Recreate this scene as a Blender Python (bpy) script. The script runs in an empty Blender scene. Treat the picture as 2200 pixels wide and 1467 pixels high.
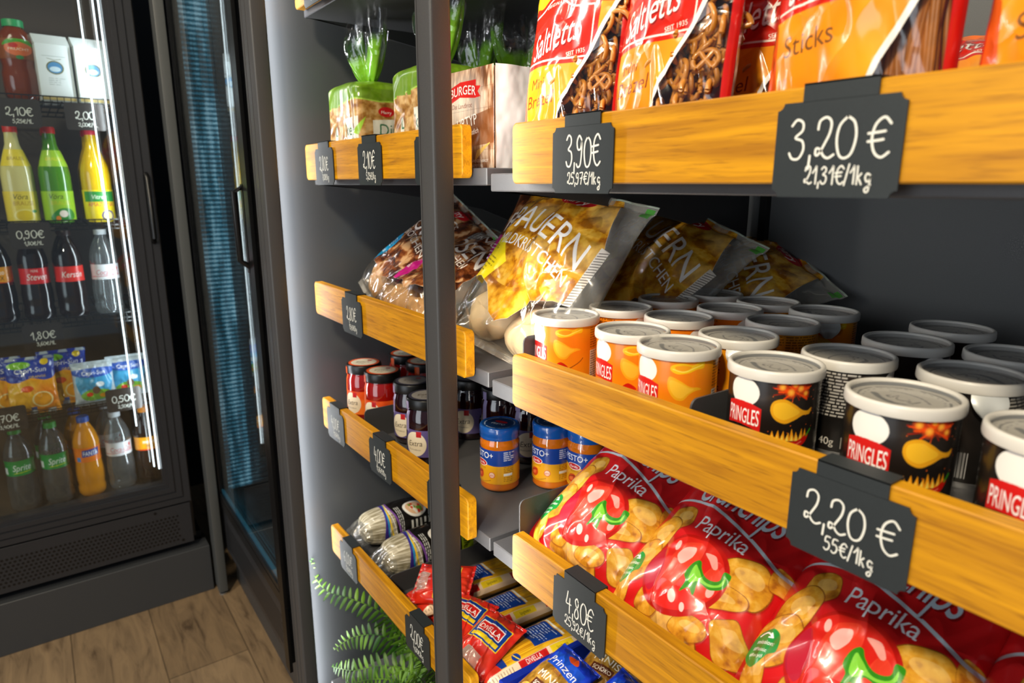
import bpy, math, random
import numpy as np
from mathutils import Matrix, Vector, Euler

SC = bpy.context.scene
COL = SC.collection
PI = math.pi

# ---------------------------------------------------------------- camera, world, lights, exposure
# origin = the photographer's eye, floor 1.2 m below; X runs along the shelves, Y into them, Z up
cam_d = bpy.data.cameras.new('camera'); cam = bpy.data.objects.new('camera', cam_d); COL.objects.link(cam)
cam_d.sensor_width = 36.0; cam_d.lens = 1430.0 / 2200.0 * 36.0
cam_d.clip_start = 0.02; cam_d.clip_end = 60
R = [[0.58136449, -0.18742084, 0.79176307], [0.81364324, 0.13391597, -0.56573067], [0.0, 0.97310839, 0.23034769]]
cam.matrix_world = Matrix([r + [0] for r in R] + [[0, 0, 0, 1]])
cam_d.dof.use_dof = True; cam_d.dof.focus_distance = 0.80; cam_d.dof.aperture_fstop = 6.5
SC.camera = cam
vs = SC.view_settings
vs.view_transform = 'Standard'; vs.look = 'None'; vs.gamma = 1.0; vs.exposure = 0.0
try: vs.use_curve_mapping = False
except Exception: pass

W = bpy.data.worlds.new('world'); SC.world = W; W.use_nodes = True
wn = W.node_tree.nodes; wl = W.node_tree.links
bg = wn['Background']; bg.inputs['Color'].default_value = (0.62, 0.72, 0.85, 1); bg.inputs['Strength'].default_value = 0.20

def area(name, loc, target, sx, sy, power, color, spread=180):
    l = bpy.data.lights.new(name, 'AREA'); l.shape = 'RECTANGLE'; l.size = sx; l.size_y = sy
    l.energy = power; l.color = color; l.spread = math.radians(spread)
    o = bpy.data.objects.new(name, l); COL.objects.link(o); o.location = loc
    d = Vector(target) - Vector(loc)
    o.rotation_euler = d.to_track_quat('-Z', 'Y').to_euler()
    return o
WARM = (1.0, 0.86, 0.64); COOL = (0.80, 0.90, 1.0); NEUT = (1.0, 0.96, 0.9)
area('ceiling_lamp_near', (0.35, -1.15, 1.45), (-0.25, 0.5, -0.2), 0.20, 0.20, 54, WARM)
area('ceiling_lamp_mid', (-0.9, -1.15, 1.45), (-0.9, 0.5, -0.3), 0.22, 0.22, 18, WARM)
area('window_daylight', (-0.2, -3.0, -0.1), (-0.8, 0.5, -0.2), 1.8, 2.0, 38, (0.88, 0.94, 1.0))
area('fridge_inner_lamp', (-2.050, 0.19, -0.15), (-2.13, 0.02, -0.15), 0.006, 1.3, 1.2, (0.85, 0.94, 1.0))
area('ceiling_lamp_fridge', (-1.2, -0.6, 1.5), (-1.4, 0.1, -1.2), 0.4, 0.4, 9, WARM)
# LED strips behind the front posts of the rack, shining in past the shelf ends
area('led_strip_end', (-1.2610, 0.3785, -0.15), (-1.285, 1.0, -0.15), 0.006, 1.9, 3.2, (0.95, 0.97, 1.0))
area('led_strip_middle', (-0.645, 0.3815, -0.15), (-0.560, 0.60, -0.15), 0.010, 1.9, 3.3, (1.0, 0.97, 0.92))

# ---------------------------------------------------------------- materials
def s2l(c):
    if isinstance(c, str): c = [int(c[i:i+2], 16) for i in (0, 2, 4)]
    return tuple(((v/255.)/12.92 if v/255. <= 0.04045 else ((v/255.+0.055)/1.055)**2.4) for v in c)
MATS = {}
def newmat(name):
    m = bpy.data.materials.new(name); m.use_nodes = True
    return m, m.node_tree.nodes, m.node_tree.links, m.node_tree.nodes['Principled BSDF']
def plain(name, col, rough=0.5, metal=0.0, coat=0.0, noise=0.0, nscale=200, bump=0.0, ior=1.5):
    if name in MATS: return MATS[name]
    m, n, l, b = newmat(name)
    c = s2l(col)
    b.inputs['Base Color'].default_value = (*c, 1); b.inputs['Roughness'].default_value = rough
    b.inputs['Metallic'].default_value = metal; b.inputs['Coat Weight'].default_value = coat; b.inputs['IOR'].default_value = ior
    tc = n.new('ShaderNodeTexCoord'); nz = n.new('ShaderNodeTexNoise'); nz.inputs['Scale'].default_value = nscale
    nz.inputs['Detail'].default_value = 3
    l.new(tc.outputs['Object'], nz.inputs['Vector'])
    mx = n.new('ShaderNodeMix'); mx.data_type = 'RGBA'
    mx.inputs['A'].default_value = (*[v*(1-noise) for v in c], 1); mx.inputs['B'].default_value = (*[min(1, v*(1+noise)) for v in c], 1)
    l.new(nz.outputs['Fac'], mx.inputs['Factor']); l.new(mx.outputs['Result'], b.inputs['Base Color'])
    if bump:
        bp = n.new('ShaderNodeBump'); bp.inputs['Strength'].default_value = bump; bp.inputs['Distance'].default_value = 0.001
        l.new(nz.outputs['Fac'], bp.inputs['Height']); l.new(bp.outputs['Normal'], b.inputs['Normal'])
    MATS[name] = m; return m

def mat_print(name, rough=0.25, coat=0.4, film=False, bump=0.0, bscale=60, spec=0.5, metal=0.0):
    """colour comes from the package's own print (mesh attribute), alpha < 1 is clear film"""
    if name in MATS: return MATS[name]
    m, n, l, b = newmat(name)
    at = n.new('ShaderNodeAttribute'); at.attribute_name = 'Col'
    b.inputs['Roughness'].default_value = rough; b.inputs['Coat Weight'].default_value = coat; b.inputs['Coat Roughness'].default_value = 0.08
    b.inputs['Specular IOR Level'].default_value = spec; b.inputs['Metallic'].default_value = metal
    l.new(at.outputs['Color'], b.inputs['Base Color'])
    bp = None
    if name.startswith('printed_foil') or film:
        tcv = n.new('ShaderNodeTexCoord'); nw = n.new('ShaderNodeTexNoise'); nw.inputs['Scale'].default_value = 9; nw.inputs['Detail'].default_value = 2
        vm = n.new('ShaderNodeVectorMath'); vm.operation = 'MULTIPLY_ADD'; vm.inputs[1].default_value = (0.09, 0.09, 0.09)
        l.new(tcv.outputs['Object'], nw.inputs['Vector']); l.new(nw.outputs['Color'], vm.inputs[0]); l.new(tcv.outputs['Object'], vm.inputs[2])
        vr = n.new('ShaderNodeTexVoronoi'); vr.feature = 'DISTANCE_TO_EDGE'; vr.inputs['Scale'].default_value = 13; l.new(vm.outputs[0], vr.inputs['Vector'])
        cr = n.new('ShaderNodeMapRange'); cr.inputs['From Max'].default_value = 0.14; cr.interpolation_type = 'SMOOTHSTEP'; l.new(vr.outputs['Distance'], cr.inputs['Value'])
        bv = n.new('ShaderNodeBump'); bv.inputs['Strength'].default_value = 0.30; bv.inputs['Distance'].default_value = 0.006; l.new(cr.outputs[0], bv.inputs['Height'])
    else: bv = None
    if bump:
        tc = n.new('ShaderNodeTexCoord'); nz = n.new('ShaderNodeTexNoise'); nz.inputs['Scale'].default_value = bscale; nz.inputs['Detail'].default_value = 2.5
        l.new(tc.outputs['Object'], nz.inputs['Vector'])
        bp = n.new('ShaderNodeBump'); bp.inputs['Strength'].default_value = bump; bp.inputs['Distance'].default_value = 0.004
        l.new(nz.outputs['Fac'], bp.inputs['Height'])
        if bv: l.new(bv.outputs['Normal'], bp.inputs['Normal'])
        l.new(bp.outputs['Normal'], b.inputs['Normal']); l.new(bp.outputs['Normal'], b.inputs['Coat Normal'])
    if film:
        out = n['Material Output']
        tr = n.new('ShaderNodeBsdfTransparent'); tr.inputs['Color'].default_value = (0.96, 0.96, 0.95, 1)
        gl = n.new('ShaderNodeBsdfGlossy'); gl.inputs['Roughness'].default_value = 0.12
        lw = n.new('ShaderNodeLayerWeight'); lw.inputs['Blend'].default_value = 0.25
        if bp: l.new(bp.outputs['Normal'], gl.inputs['Normal']); l.new(bp.outputs['Normal'], lw.inputs['Normal'])
        mm = n.new('ShaderNodeMath'); mm.operation = 'MULTIPLY_ADD'; mm.inputs[1].default_value = 0.6; mm.inputs[2].default_value = 0.06
        l.new(lw.outputs['Facing'], mm.inputs[0])
        ms = n.new('ShaderNodeMixShader'); l.new(mm.outputs[0], ms.inputs[0]); l.new(tr.outputs[0], ms.inputs[1]); l.new(gl.outputs[0], ms.inputs[2])
        m2 = n.new('ShaderNodeMixShader'); l.new(at.outputs['Alpha'], m2.inputs[0]); l.new(ms.outputs[0], m2.inputs[1]); l.new(b.outputs[0], m2.inputs[2])
        l.new(m2.outputs[0], out.inputs['Surface'])
    MATS[name] = m; return m

def mat_film(name, tint=(0.95, 0.96, 0.96), rough=0.08, base=0.05, gain=0.7, power=2.0, haze=0.0):
    """thin clear sheet: transparent plus a reflection that grows at grazing angles"""
    if name in MATS: return MATS[name]
    m, n, l, b = newmat(name)
    out = n['Material Output']; n.remove(b)
    tr = n.new('ShaderNodeBsdfTransparent'); tr.inputs['Color'].default_value = (*tint, 1)
    gl = n.new('ShaderNodeBsdfGlossy'); gl.inputs['Roughness'].default_value = rough
    lw = n.new('ShaderNodeLayerWeight'); lw.inputs['Blend'].default_value = 0.5
    pw = n.new('ShaderNodeMath'); pw.operation = 'POWER'; pw.inputs[1].default_value = power; l.new(lw.outputs['Facing'], pw.inputs[0])
    mm = n.new('ShaderNodeMath'); mm.operation = 'MULTIPLY_ADD'; mm.inputs[1].default_value = gain; mm.inputs[2].default_value = base
    l.new(pw.outputs[0], mm.inputs[0])
    ms = n.new('ShaderNodeMixShader'); l.new(mm.outputs[0], ms.inputs[0]); l.new(tr.outputs[0], ms.inputs[1]); l.new(gl.outputs[0], ms.inputs[2])
    last = ms
    if haze:
        df = n.new('ShaderNodeBsdfDiffuse'); df.inputs['Color'].default_value = (0.8, 0.82, 0.82, 1)
        m2 = n.new('ShaderNodeMixShader'); m2.inputs[0].default_value = haze
        l.new(ms.outputs[0], m2.inputs[1]); l.new(df.outputs[0], m2.inputs[2]); last = m2
    l.new(last.outputs[0], out.inputs['Surface'])
    MATS[name] = m; return m

def mat_wood(name='oiled_wood'):
    if name in MATS: return MATS[name]
    m, n, l, b = newmat(name)
    tc = n.new('ShaderNodeTexCoord'); mp = n.new('ShaderNodeMapping'); mp.inputs['Scale'].default_value = (3.0, 60, 60)
    oi = n.new('ShaderNodeObjectInfo'); ad = n.new('ShaderNodeVectorMath'); ad.operation = 'ADD'
    l.new(tc.outputs['Object'], ad.inputs[0]); l.new(oi.outputs['Random'], ad.inputs[1]); l.new(ad.outputs[0], mp.inputs['Vector'])
    n1 = n.new('ShaderNodeTexNoise'); n1.inputs['Scale'].default_value = 1.6; n1.inputs['Detail'].default_value = 6; n1.inputs['Distortion'].default_value = 1.1
    l.new(mp.outputs[0], n1.inputs['Vector'])
    mp2 = n.new('ShaderNodeMapping'); mp2.inputs['Scale'].default_value = (28, 900, 420); l.new(ad.outputs[0], mp2.inputs['Vector'])
    n2 = n.new('ShaderNodeTexNoise'); n2.inputs['Scale'].default_value = 1.0; n2.inputs['Detail'].default_value = 3; l.new(mp2.outputs[0], n2.inputs['Vector'])
    r1 = n.new('ShaderNodeValToRGB'); r1.color_ramp.elements[0].position = 0.30; r1.color_ramp.elements[0].color = (*s2l('A86E02'), 1)
    r1.color_ramp.elements[1].position = 0.72; r1.color_ramp.elements[1].color = (*s2l('DA9A04'), 1)
    l.new(n1.outputs['Fac'], r1.inputs[0])
    r2 = n.new('ShaderNodeValToRGB'); r2.color_ramp.elements[0].position = 0.30; r2.color_ramp.elements[0].color = (0.42, 0.34, 0.28, 1)
    r2.color_ramp.elements[1].position = 0.46; r2.color_ramp.elements[1].color = (1, 1, 1, 1)
    l.new(n2.outputs['Fac'], r2.inputs[0])
    mx = n.new('ShaderNodeMix'); mx.data_type = 'RGBA'; mx.blend_type = 'MULTIPLY'; mx.inputs['Factor'].default_value = 0.55
    l.new(r1.outputs[0], mx.inputs['A']); l.new(r2.outputs[0], mx.inputs['B']); l.new(mx.outputs['Result'], b.inputs['Base Color'])
    b.inputs['Roughness'].default_value = 0.5; b.inputs['Coat Weight'].default_value = 0.06; b.inputs['Coat Roughness'].default_value = 0.3; b.inputs['Specular IOR Level'].default_value = 0.38
    bp = n.new('ShaderNodeBump'); bp.inputs['Strength'].default_value = 0.25; bp.inputs['Distance'].default_value = 0.0006
    l.new(n2.outputs['Fac'], bp.inputs['Height']); l.new(bp.outputs['Normal'], b.inputs['Normal'])
    MATS[name] = m; return m

def mat_floor():
    m, n, l, b = newmat('plank_floor')
    tc = n.new('ShaderNodeTexCoord')
    bk = n.new('ShaderNodeTexBrick'); bk.offset = 0.37
    bk.inputs['Scale'].default_value = 1.0; bk.inputs['Brick Width'].default_value = 1.25; bk.inputs['Row Height'].default_value = 0.19
    bk.inputs['Mortar Size'].default_value = 0.0022; bk.inputs['Mortar Smooth'].default_value = 0.3
    bk.inputs['Color1'].default_value = (*s2l('8F7A60'), 1); bk.inputs['Color2'].default_value = (*s2l('7C6850'), 1); bk.inputs['Mortar'].default_value = (*s2l('62523F'), 1)
    mp0 = n.new('ShaderNodeMapping'); mp0.inputs['Location'].default_value = (0.4, 0.06, 0)
    l.new(tc.outputs['Object'], mp0.inputs['Vector']); l.new(mp0.outputs[0], bk.inputs['Vector'])
    mp = n.new('ShaderNodeMapping'); mp.inputs['Scale'].default_value = (2.6, 15, 1); l.new(tc.outputs['Object'], mp.inputs['Vector'])
    n1 = n.new('ShaderNodeTexNoise'); n1.inputs['Scale'].default_value = 2.2; n1.inputs['Detail'].default_value = 8; n1.inputs['Distortion'].default_value = 0.9; n1.inputs['Roughness'].default_value = 0.62
    l.new(mp.outputs[0], n1.inputs['Vector'])
    r1 = n.new('ShaderNodeValToRGB'); e = r1.color_ramp.elements; e[0].position = 0.30; e[0].color = (0.30, 0.26, 0.23, 1); e[1].position = 0.62; e[1].color = (1.12, 1.08, 1.0, 1)
    x = e.new(0.45); x.color = (0.82, 0.79, 0.75, 1)
    l.new(n1.outputs['Fac'], r1.inputs[0])
    mp3 = n.new('ShaderNodeMapping'); mp3.inputs['Scale'].default_value = (3.2, 7, 1); l.new(tc.outputs['Object'], mp3.inputs['Vector'])
    vo = n.new('ShaderNodeTexVoronoi'); vo.inputs['Scale'].default_value = 1.4; l.new(mp3.outputs[0], vo.inputs['Vector'])
    r3 = n.new('ShaderNodeValToRGB'); r3.color_ramp.elements[0].position = 0.02; r3.color_ramp.elements[0].color = (0.28, 0.22, 0.18, 1); r3.color_ramp.elements[1].position = 0.16; r3.color_ramp.elements[1].color = (1, 1, 1, 1)
    l.new(vo.outputs['Distance'], r3.inputs[0])
    mx = n.new('ShaderNodeMix'); mx.data_type = 'RGBA'; mx.blend_type = 'MULTIPLY'; mx.inputs['Factor'].default_value = 0.9
    l.new(bk.outputs['Color'], mx.inputs['A']); l.new(r1.outputs[0], mx.inputs['B'])
    mx2 = n.new('ShaderNodeMix'); mx2.data_type = 'RGBA'; mx2.blend_type = 'MULTIPLY'; mx2.inputs['Factor'].default_value = 0.6
    l.new(mx.outputs['Result'], mx2.inputs['A']); l.new(r3.outputs[0], mx2.inputs['B'])
    l.new(mx2.outputs['Result'], b.inputs['Base Color']); b.inputs['Roughness'].default_value = 0.5
    bp = n.new('ShaderNodeBump'); bp.inputs['Strength'].default_value = 0.2; bp.inputs['Distance'].default_value = 0.001
    l.new(n1.outputs['Fac'], bp.inputs['Height']); l.new(bp.outputs['Normal'], b.inputs['Normal'])
    return m

def mat_emit(name, col, strength):
    if name in MATS: return MATS[name]
    m, n, l, b = newmat(name)
    b.inputs['Base Color'].default_value = (*col, 1); b.inputs['Emission Color'].default_value = (*col, 1); b.inputs['Emission Strength'].default_value = strength
    MATS[name] = m; return m

M_METAL = plain('charcoal_powder_coat', '454547', 0.42, 0.0, 0.0, 0.10, 900, 0.15)
M_SHELF = plain('grey_powder_coat', '4A4A4C', 0.45, 0.0, 0.0, 0.10, 900, 0.15)
M_BACK = plain('back_panel_coat', '585A5B', 0.55, 0.0, 0.0, 0.10, 700, 0.12)
M_PANEL = plain('side_panel_coat', '47494B', 0.38, 0.0, 0.0, 0.06, 700, 0.08)
M_BLACK = plain('black_plastic', '0B0B0C', 0.35)
M_FR = plain('fridge_charcoal', '2A2B2F', 0.38, 0.0, 0.0, 0.05, 600)
M_FR2 = plain('fridge_black', '151517', 0.32)
M_TAG = plain('tag_slate', '252B2E', 0.5, 0, 0, 0.15, 600, 0.05)
M_INK = plain('chalk_ink', 'E6E6DE', 0.7)
M_WOOD = mat_wood()
M_CHROME = plain('bright_metal', 'B8BCC0', 0.3, 0.9)

# ---------------------------------------------------------------- mesh helpers
def link(name, me, parent=None):
    o = bpy.data.objects.new(name, me); COL.objects.link(o)
    if parent is not None: o.parent = parent
    return o
def empty(name, loc=(0, 0, 0), rot=(0, 0, 0), parent=None):
    o = link(name, None, parent); o.location = loc; o.rotation_euler = rot; o.empty_display_size = 0.05
    return o
def tag(o, label=None, cat=None, group=None, kind=None):
    if label: o['label'] = label
    if cat: o['category'] = cat
    if group: o['group'] = group
    if kind: o['kind'] = kind
    return o
def structure(o): o['kind'] = 'structure'; return o
def smooth_by_angle(me, ang=40):
    me.polygons.foreach_set('use_smooth', [True]*len(me.polygons))
    try: me.set_sharp_from_angle(angle=math.radians(ang))
    except Exception: pass
class MB:
    def __init__(s): s.v = []; s.f = []; s.mi = []; s.cm = 0
    def add(s, vs_, fs_, mi=None):
        b = len(s.v); s.v += [tuple(map(float, p)) for p in vs_]; s.f += [tuple(b+i for i in f) for f in fs_]
        s.mi += [s.cm if mi is None else mi]*len(fs_)
        return s
    def box(s, x0, x1, y0, y1, z0, z1, r=0.0, mi=None):
        if r <= 0:
            v = [(x, y, z) for x in (x0, x1) for y in (y0, y1) for z in (z0, z1)]
            return s.add(v, [(0, 1, 3, 2), (4, 6, 7, 5), (0, 4, 5, 1), (2, 3, 7, 6), (0, 2, 6, 4), (1, 5, 7, 3)], mi)
        # chamfered box
        v = []; idx = {}
        xs = (x0, x1); ys = (y0, y1); zs = (z0, z1)
        for i in (0, 1):
            for j in (0, 1):
                for k in (0, 1):
                    dx = r if i == 0 else -r; dy = r if j == 0 else -r; dz = r if k == 0 else -r
                    for a, p in enumerate(((xs[i], ys[j]+dy, zs[k]+dz), (xs[i]+dx, ys[j], zs[k]+dz), (xs[i]+dx, ys[j]+dy, zs[k]))):
                        idx[(i, j, k, a)] = len(v); v.append(p)
        f = []
        I = lambda i, j, k, a: idx[(i, j, k, a)]
        for i in (0, 1):
            q = [I(i, 0, 0, 0), I(i, 1, 0, 0), I(i, 1, 1, 0), I(i, 0, 1, 0)]; f.append(tuple(q if i else q[::-1]))
            q = [I(0, i, 0, 1), I(0, i, 1, 1), I(1, i, 1, 1), I(1, i, 0, 1)]; f.append(tuple(q if i else q[::-1]))
            q = [I(0, 0, i, 2), I(1, 0, i, 2), I(1, 1, i, 2), I(0, 1, i, 2)]; f.append(tuple(q if i else q[::-1]))
        for i in (0, 1):
            for j in (0, 1):
                f.append((I(i, j, 0, 0), I(i, j, 1, 0), I(i, j, 1, 1), I(i, j, 0, 1)))
                f.append((I(i, 0, j, 0), I(i, 1, j, 0), I(i, 1, j, 2), I(i, 0, j, 2)))
                f.append((I(0, i, j, 1), I(1, i, j, 1), I(1, i, j, 2), I(0, i, j, 2)))
        for i in (0, 1):
            for j in (0, 1):
                for k in (0, 1): f.append((I(i, j, k, 0), I(i, j, k, 1), I(i, j, k, 2)))
        return s.add(v, f, mi)
    def prism(s, pts, fn0, fn1, mi=None):
        """2D polygon extruded between two mappings of (a,b) -> xyz"""
        n = len(pts)
        v = [fn0(*p) for p in pts] + [fn1(*p) for p in pts]
        f = [tuple(range(n))[::-1], tuple(range(n, 2*n))] + [(i, (i+1) % n, n+(i+1) % n, n+i) for i in range(n)]
        return s.add(v, f, mi)
    def lathe(s, prof, n=32, cx=0, cy=0, mi=None, caps=True):
        """prof: list of (r, z)"""
        v = []; f = []
        for r_, z in prof:
            for k in range(n):
                a = 2*PI*k/n; v.append((cx + r_*math.cos(a), cy + r_*math.sin(a), z))
        for i in range(len(prof)-1):
            for k in range(n):
                a = i*n+k; b_ = i*n+(k+1) % n; f.append((a, b_, b_+n, a+n))
        if caps:
            if prof[0][0] > 1e-6: f.append(tuple(range(n))[::-1])
            if prof[-1][0] > 1e-6: f.append(tuple(range((len(prof)-1)*n, len(prof)*n)))
        return s.add(v, f, mi)
    def tube(s, pts, r_, n=6, mi=None, closed=False):
        P = [Vector(p) for p in pts]; v = []; f = []
        N = len(P); up = Vector((0.13, 0.27, 1)).normalized()
        for i, p in enumerate(P):
            t = (P[(i+1) % N]-P[i-1]) if closed else (P[min(i+1, N-1)]-P[max(i-1, 0)])
            t.normalize(); a = t.cross(up)
            if a.length < 1e-4: a = t.cross(Vector((1, 0, 0)))
            a.normalize(); b_ = t.cross(a)
            rr = r_[i] if isinstance(r_, (list, tuple)) else r_
            for k in range(n):
                an = 2*PI*k/n; v.append(p + a*rr*math.cos(an) + b_*rr*math.sin(an))
        for i in range(N if closed else N-1):
            for k in range(n):
                j = (i+1) % N
                f.append((i*n+k, i*n+(k+1) % n, j*n+(k+1) % n, j*n+k))
        if not closed: f.append(tuple(range(n))[::-1]); f.append(tuple(range((N-1)*n, N*n)))
        return s.add(v, f, mi)
    def build(s, name, mats, parent=None, smooth=None):
        me = bpy.data.meshes.new(name); me.from_pydata(s.v, [], s.f)
        if not isinstance(mats, (list, tuple)): mats = [mats]
        for m in mats: me.materials.append(m)
        me.polygons.foreach_set('material_index', s.mi)
        if smooth: smooth_by_angle(me, smooth)
        me.update()
        return link(name, me, parent)
def rrect(x0, x1, z0, z1, r, n=5):
    p = []
    for cx, cz, a0 in ((x1-r, z1-r, 0), (x0+r, z1-r, 90), (x0+r, z0+r, 180), (x1-r, z0+r, 270)):
        for k in range(n+1):
            a = math.radians(a0 + 90*k/n); p.append((cx+r*math.cos(a), cz+r*math.sin(a)))
    return p
def copy_tree(o, parent=None):
    c = o.copy(); COL.objects.link(c)
    if parent is not None: c.parent = parent
    for ch in list(o.children): copy_tree(ch, c)
    return c

# fast grid surface with a colour attribute
def grid_mesh(name, P, rgba=None, mat=None, parent=None, closed_u=False, flip=False):
    nv, nu = P.shape[:2]
    me = bpy.data.meshes.new(name)
    co = P.reshape(-1, 3).astype(np.float32)
    me.vertices.add(len(co)); me.vertices.foreach_set('co', co.ravel())
    iu = np.arange(nu if closed_u else nu-1); iv = np.arange(nv-1)
    A, B = np.meshgrid(iu, iv); A2 = (A+1) % nu
    q = np.stack([B*nu+A, B*nu+A2, (B+1)*nu+A2, (B+1)*nu+A], -1).reshape(-1, 4)
    if flip: q = q[:, ::-1]
    nf = len(q); me.loops.add(nf*4); me.loops.foreach_set('vertex_index', q.astype(np.int32).ravel())
    me.polygons.add(nf); me.polygons.foreach_set('loop_start', np.arange(0, nf*4, 4, dtype=np.int32))
    try: me.polygons.foreach_set('loop_total', np.full(nf, 4, dtype=np.int32))
    except Exception: pass
    me.polygons.foreach_set('use_smooth', np.ones(nf, dtype=bool))
    me.update(calc_edges=True); me.validate()
    if rgba is not None:
        at = me.color_attributes.new('Col', 'FLOAT_COLOR', 'POINT'); at.data.foreach_set('color', rgba.reshape(-1, 4).astype(np.float32).ravel())
    if mat: me.materials.append(mat)
    return link(name, me, parent)

# ---------------------------------------------------------------- noise + print canvas (numpy)
def vnoise(x, y, seed=0):
    rs = np.random.RandomState(seed); T = rs.rand(256, 256)
    xi = np.floor(x).astype(int); yi = np.floor(y).astype(int); fx = x-xi; fy = y-yi
    fx = fx*fx*(3-2*fx); fy = fy*fy*(3-2*fy)
    a = T[yi % 256, xi % 256]; b_ = T[yi % 256, (xi+1) % 256]; c = T[(yi+1) % 256, xi % 256]; d = T[(yi+1) % 256, (xi+1) % 256]
    return (a*(1-fx)+b_*fx)*(1-fy)+(c*(1-fx)+d*fx)*fy
def fbm(x, y, seed=0, o=4):
    s_ = 0; a = 0.5; t = 0
    for k in range(o): s_ = s_+a*vnoise(x*2**k, y*2**k, seed+k); t += a; a *= 0.5
    return s_/t
_gl = {}
def text_edges(txt, bold=0.0, space=1.0):
    k = (txt, bold, space)
    if k not in _gl:
        cu = bpy.data.curves.new('t', 'FONT'); cu.body = txt; cu.dimensions = '3D'; cu.fill_mode = 'HALF'
        cu.offset = bold; cu.resolution_u = 4; cu.space_character = space
        o = bpy.data.objects.new('t', cu); m = o.to_mesh()
        v = np.array([p.co[:2] for p in m.vertices]).reshape(-1, 2); e = np.array([tuple(x.vertices) for x in m.edges], dtype=int).reshape(-1, 2)
        r_ = v[e] if len(e) else np.zeros((0, 2, 2))
        o.to_mesh_clear(); bpy.data.objects.remove(o); bpy.data.curves.remove(cu)
        if len(r_):
            r_ = r_.copy(); r_[:, :, 0] -= r_[:, :, 0].min()
        _gl[k] = r_
    return _gl[k]
class Cv:
    """print canvas, units mm, origin bottom-left"""
    def __init__(s, w, h, nu, nv, bg='FFFFFF', ss=2, alpha=1.0):
        s.w, s.h, s.nu, s.nv, s.ss = w, h, nu, nv, ss
        s.W, s.H = nu*ss, nv*ss
        s.a = np.zeros((s.H, s.W, 4)); s.a[..., :3] = s2l(bg); s.a[..., 3] = alpha
        s.px = s.W/w; s.py = s.H/h
        s.X, s.Y = np.meshgrid((np.arange(s.W)+.5)/s.px, (np.arange(s.H)+.5)/s.py)
    def _apply(s, mask, col, alpha, y0, y1, x0, x1, opac=1.0):
        c = col if isinstance(col, np.ndarray) else np.array(s2l(col))
        reg = s.a[y0:y1, x0:x1]
        if c.ndim == 3: c = c[y0:y1, x0:x1]
        m = (mask*opac)[..., None]
        reg[..., :3] = reg[..., :3]*(1-m)+c*m
        reg[..., 3] = reg[..., 3]*(1-m[..., 0])+alpha*m[..., 0]
    def edges(s, E, col, alpha=1.0, opac=1.0):
        if len(E) == 0: return s
        x0 = max(0, int(E[..., 0].min()*s.px)-1); x1 = min(s.W, int(E[..., 0].max()*s.px)+2)
        y0 = max(0, int(E[..., 1].min()*s.py)-1); y1 = min(s.H, int(E[..., 1].max()*s.py)+2)
        if x0 >= x1 or y0 >= y1: return s
        mask = np.zeros((y1-y0, x1-x0), bool)
        ys = (np.arange(y0, y1)+.5)/s.py; xs = (np.arange(x0, x1)+.5)/s.px
        ax, ay, bx, by = E[:, 0, 0], E[:, 0, 1], E[:, 1, 0], E[:, 1, 1]
        for j, y in enumerate(ys):
            k = (ay > y) != (by > y)
            if not k.any(): continue
            xc = np.sort(ax[k]+(y-ay[k])*(bx[k]-ax[k])/(by[k]-ay[k]))
            mask[j] = (np.searchsorted(xc, xs) % 2) == 1
        s._apply(mask.astype(float), col, alpha, y0, y1, x0, x1, opac)
        return s
    def poly(s, pts, col, alpha=1.0, opac=1.0):
        p = np.array(pts, float); return s.edges(np.stack([p, np.roll(p, -1, 0)], 1), col, alpha, opac)
    def blob(s, pts, col, alpha=1.0, opac=1.0, sub=8):
        """closed smooth shape through the points"""
        return s.poly(smooth_closed(pts, sub), col, alpha, opac)
    def rect(s, x0, y0, x1, y1, col, alpha=1.0, opac=1.0): return s.poly([(x0, y0), (x1, y0), (x1, y1), (x0, y1)], col, alpha, opac)
    def ell(s, cx, cy, rx, ry, col, rot=0, alpha=1.0, opac=1.0):
        t = np.linspace(0, 2*PI, 40, endpoint=False); c, q = math.cos(math.radians(rot)), math.sin(math.radians(rot))
        x = rx*np.cos(t); y = ry*np.sin(t)
        return s.poly(np.stack([cx+x*c-y*q, cy+x*q+y*c], 1), col, alpha, opac)
    def soft(s, cx, cy, rx, ry, col, rot=0, opac=1.0):
        c, q = math.cos(math.radians(rot)), math.sin(math.radians(rot))
        dx = s.X-cx; dy = s.Y-cy; u = (dx*c+dy*q)/rx; v = (-dx*q+dy*c)/ry
        m = np.clip(1-np.sqrt(u*u+v*v), 0, 1)**0.8*opac
        s.a[..., :3] = s.a[..., :3]*(1-m[..., None])+np.array(s2l(col))*m[..., None]; return s
    def line(s, pts, wd, col, alpha=1.0, opac=1.0, smooth=False, closed=False):
        p = np.array(smooth_open(pts) if smooth else pts, float)
        if closed: p = np.vstack([p, p[:1]])
        x0 = max(0, int((p[:, 0].min()-wd)*s.px)); x1 = min(s.W, int((p[:, 0].max()+wd)*s.px)+2)
        y0 = max(0, int((p[:, 1].min()-wd)*s.py)); y1 = min(s.H, int((p[:, 1].max()+wd)*s.py)+2)
        if x0 >= x1 or y0 >= y1: return s
        X = s.X[y0:y1, x0:x1]; Y = s.Y[y0:y1, x0:x1]; D = np.full(X.shape, 1e9)
        for a, b_ in zip(p[:-1], p[1:]):
            d = b_-a; L = d@d
            t = np.clip(((X-a[0])*d[0]+(Y-a[1])*d[1])/(L+1e-12), 0, 1)
            D = np.minimum(D, (X-a[0]-t*d[0])**2+(Y-a[1]-t*d[1])**2)
        s._apply((D < (wd/2)**2).astype(float), col, alpha, y0, y1, x0, x1, opac); return s
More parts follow.
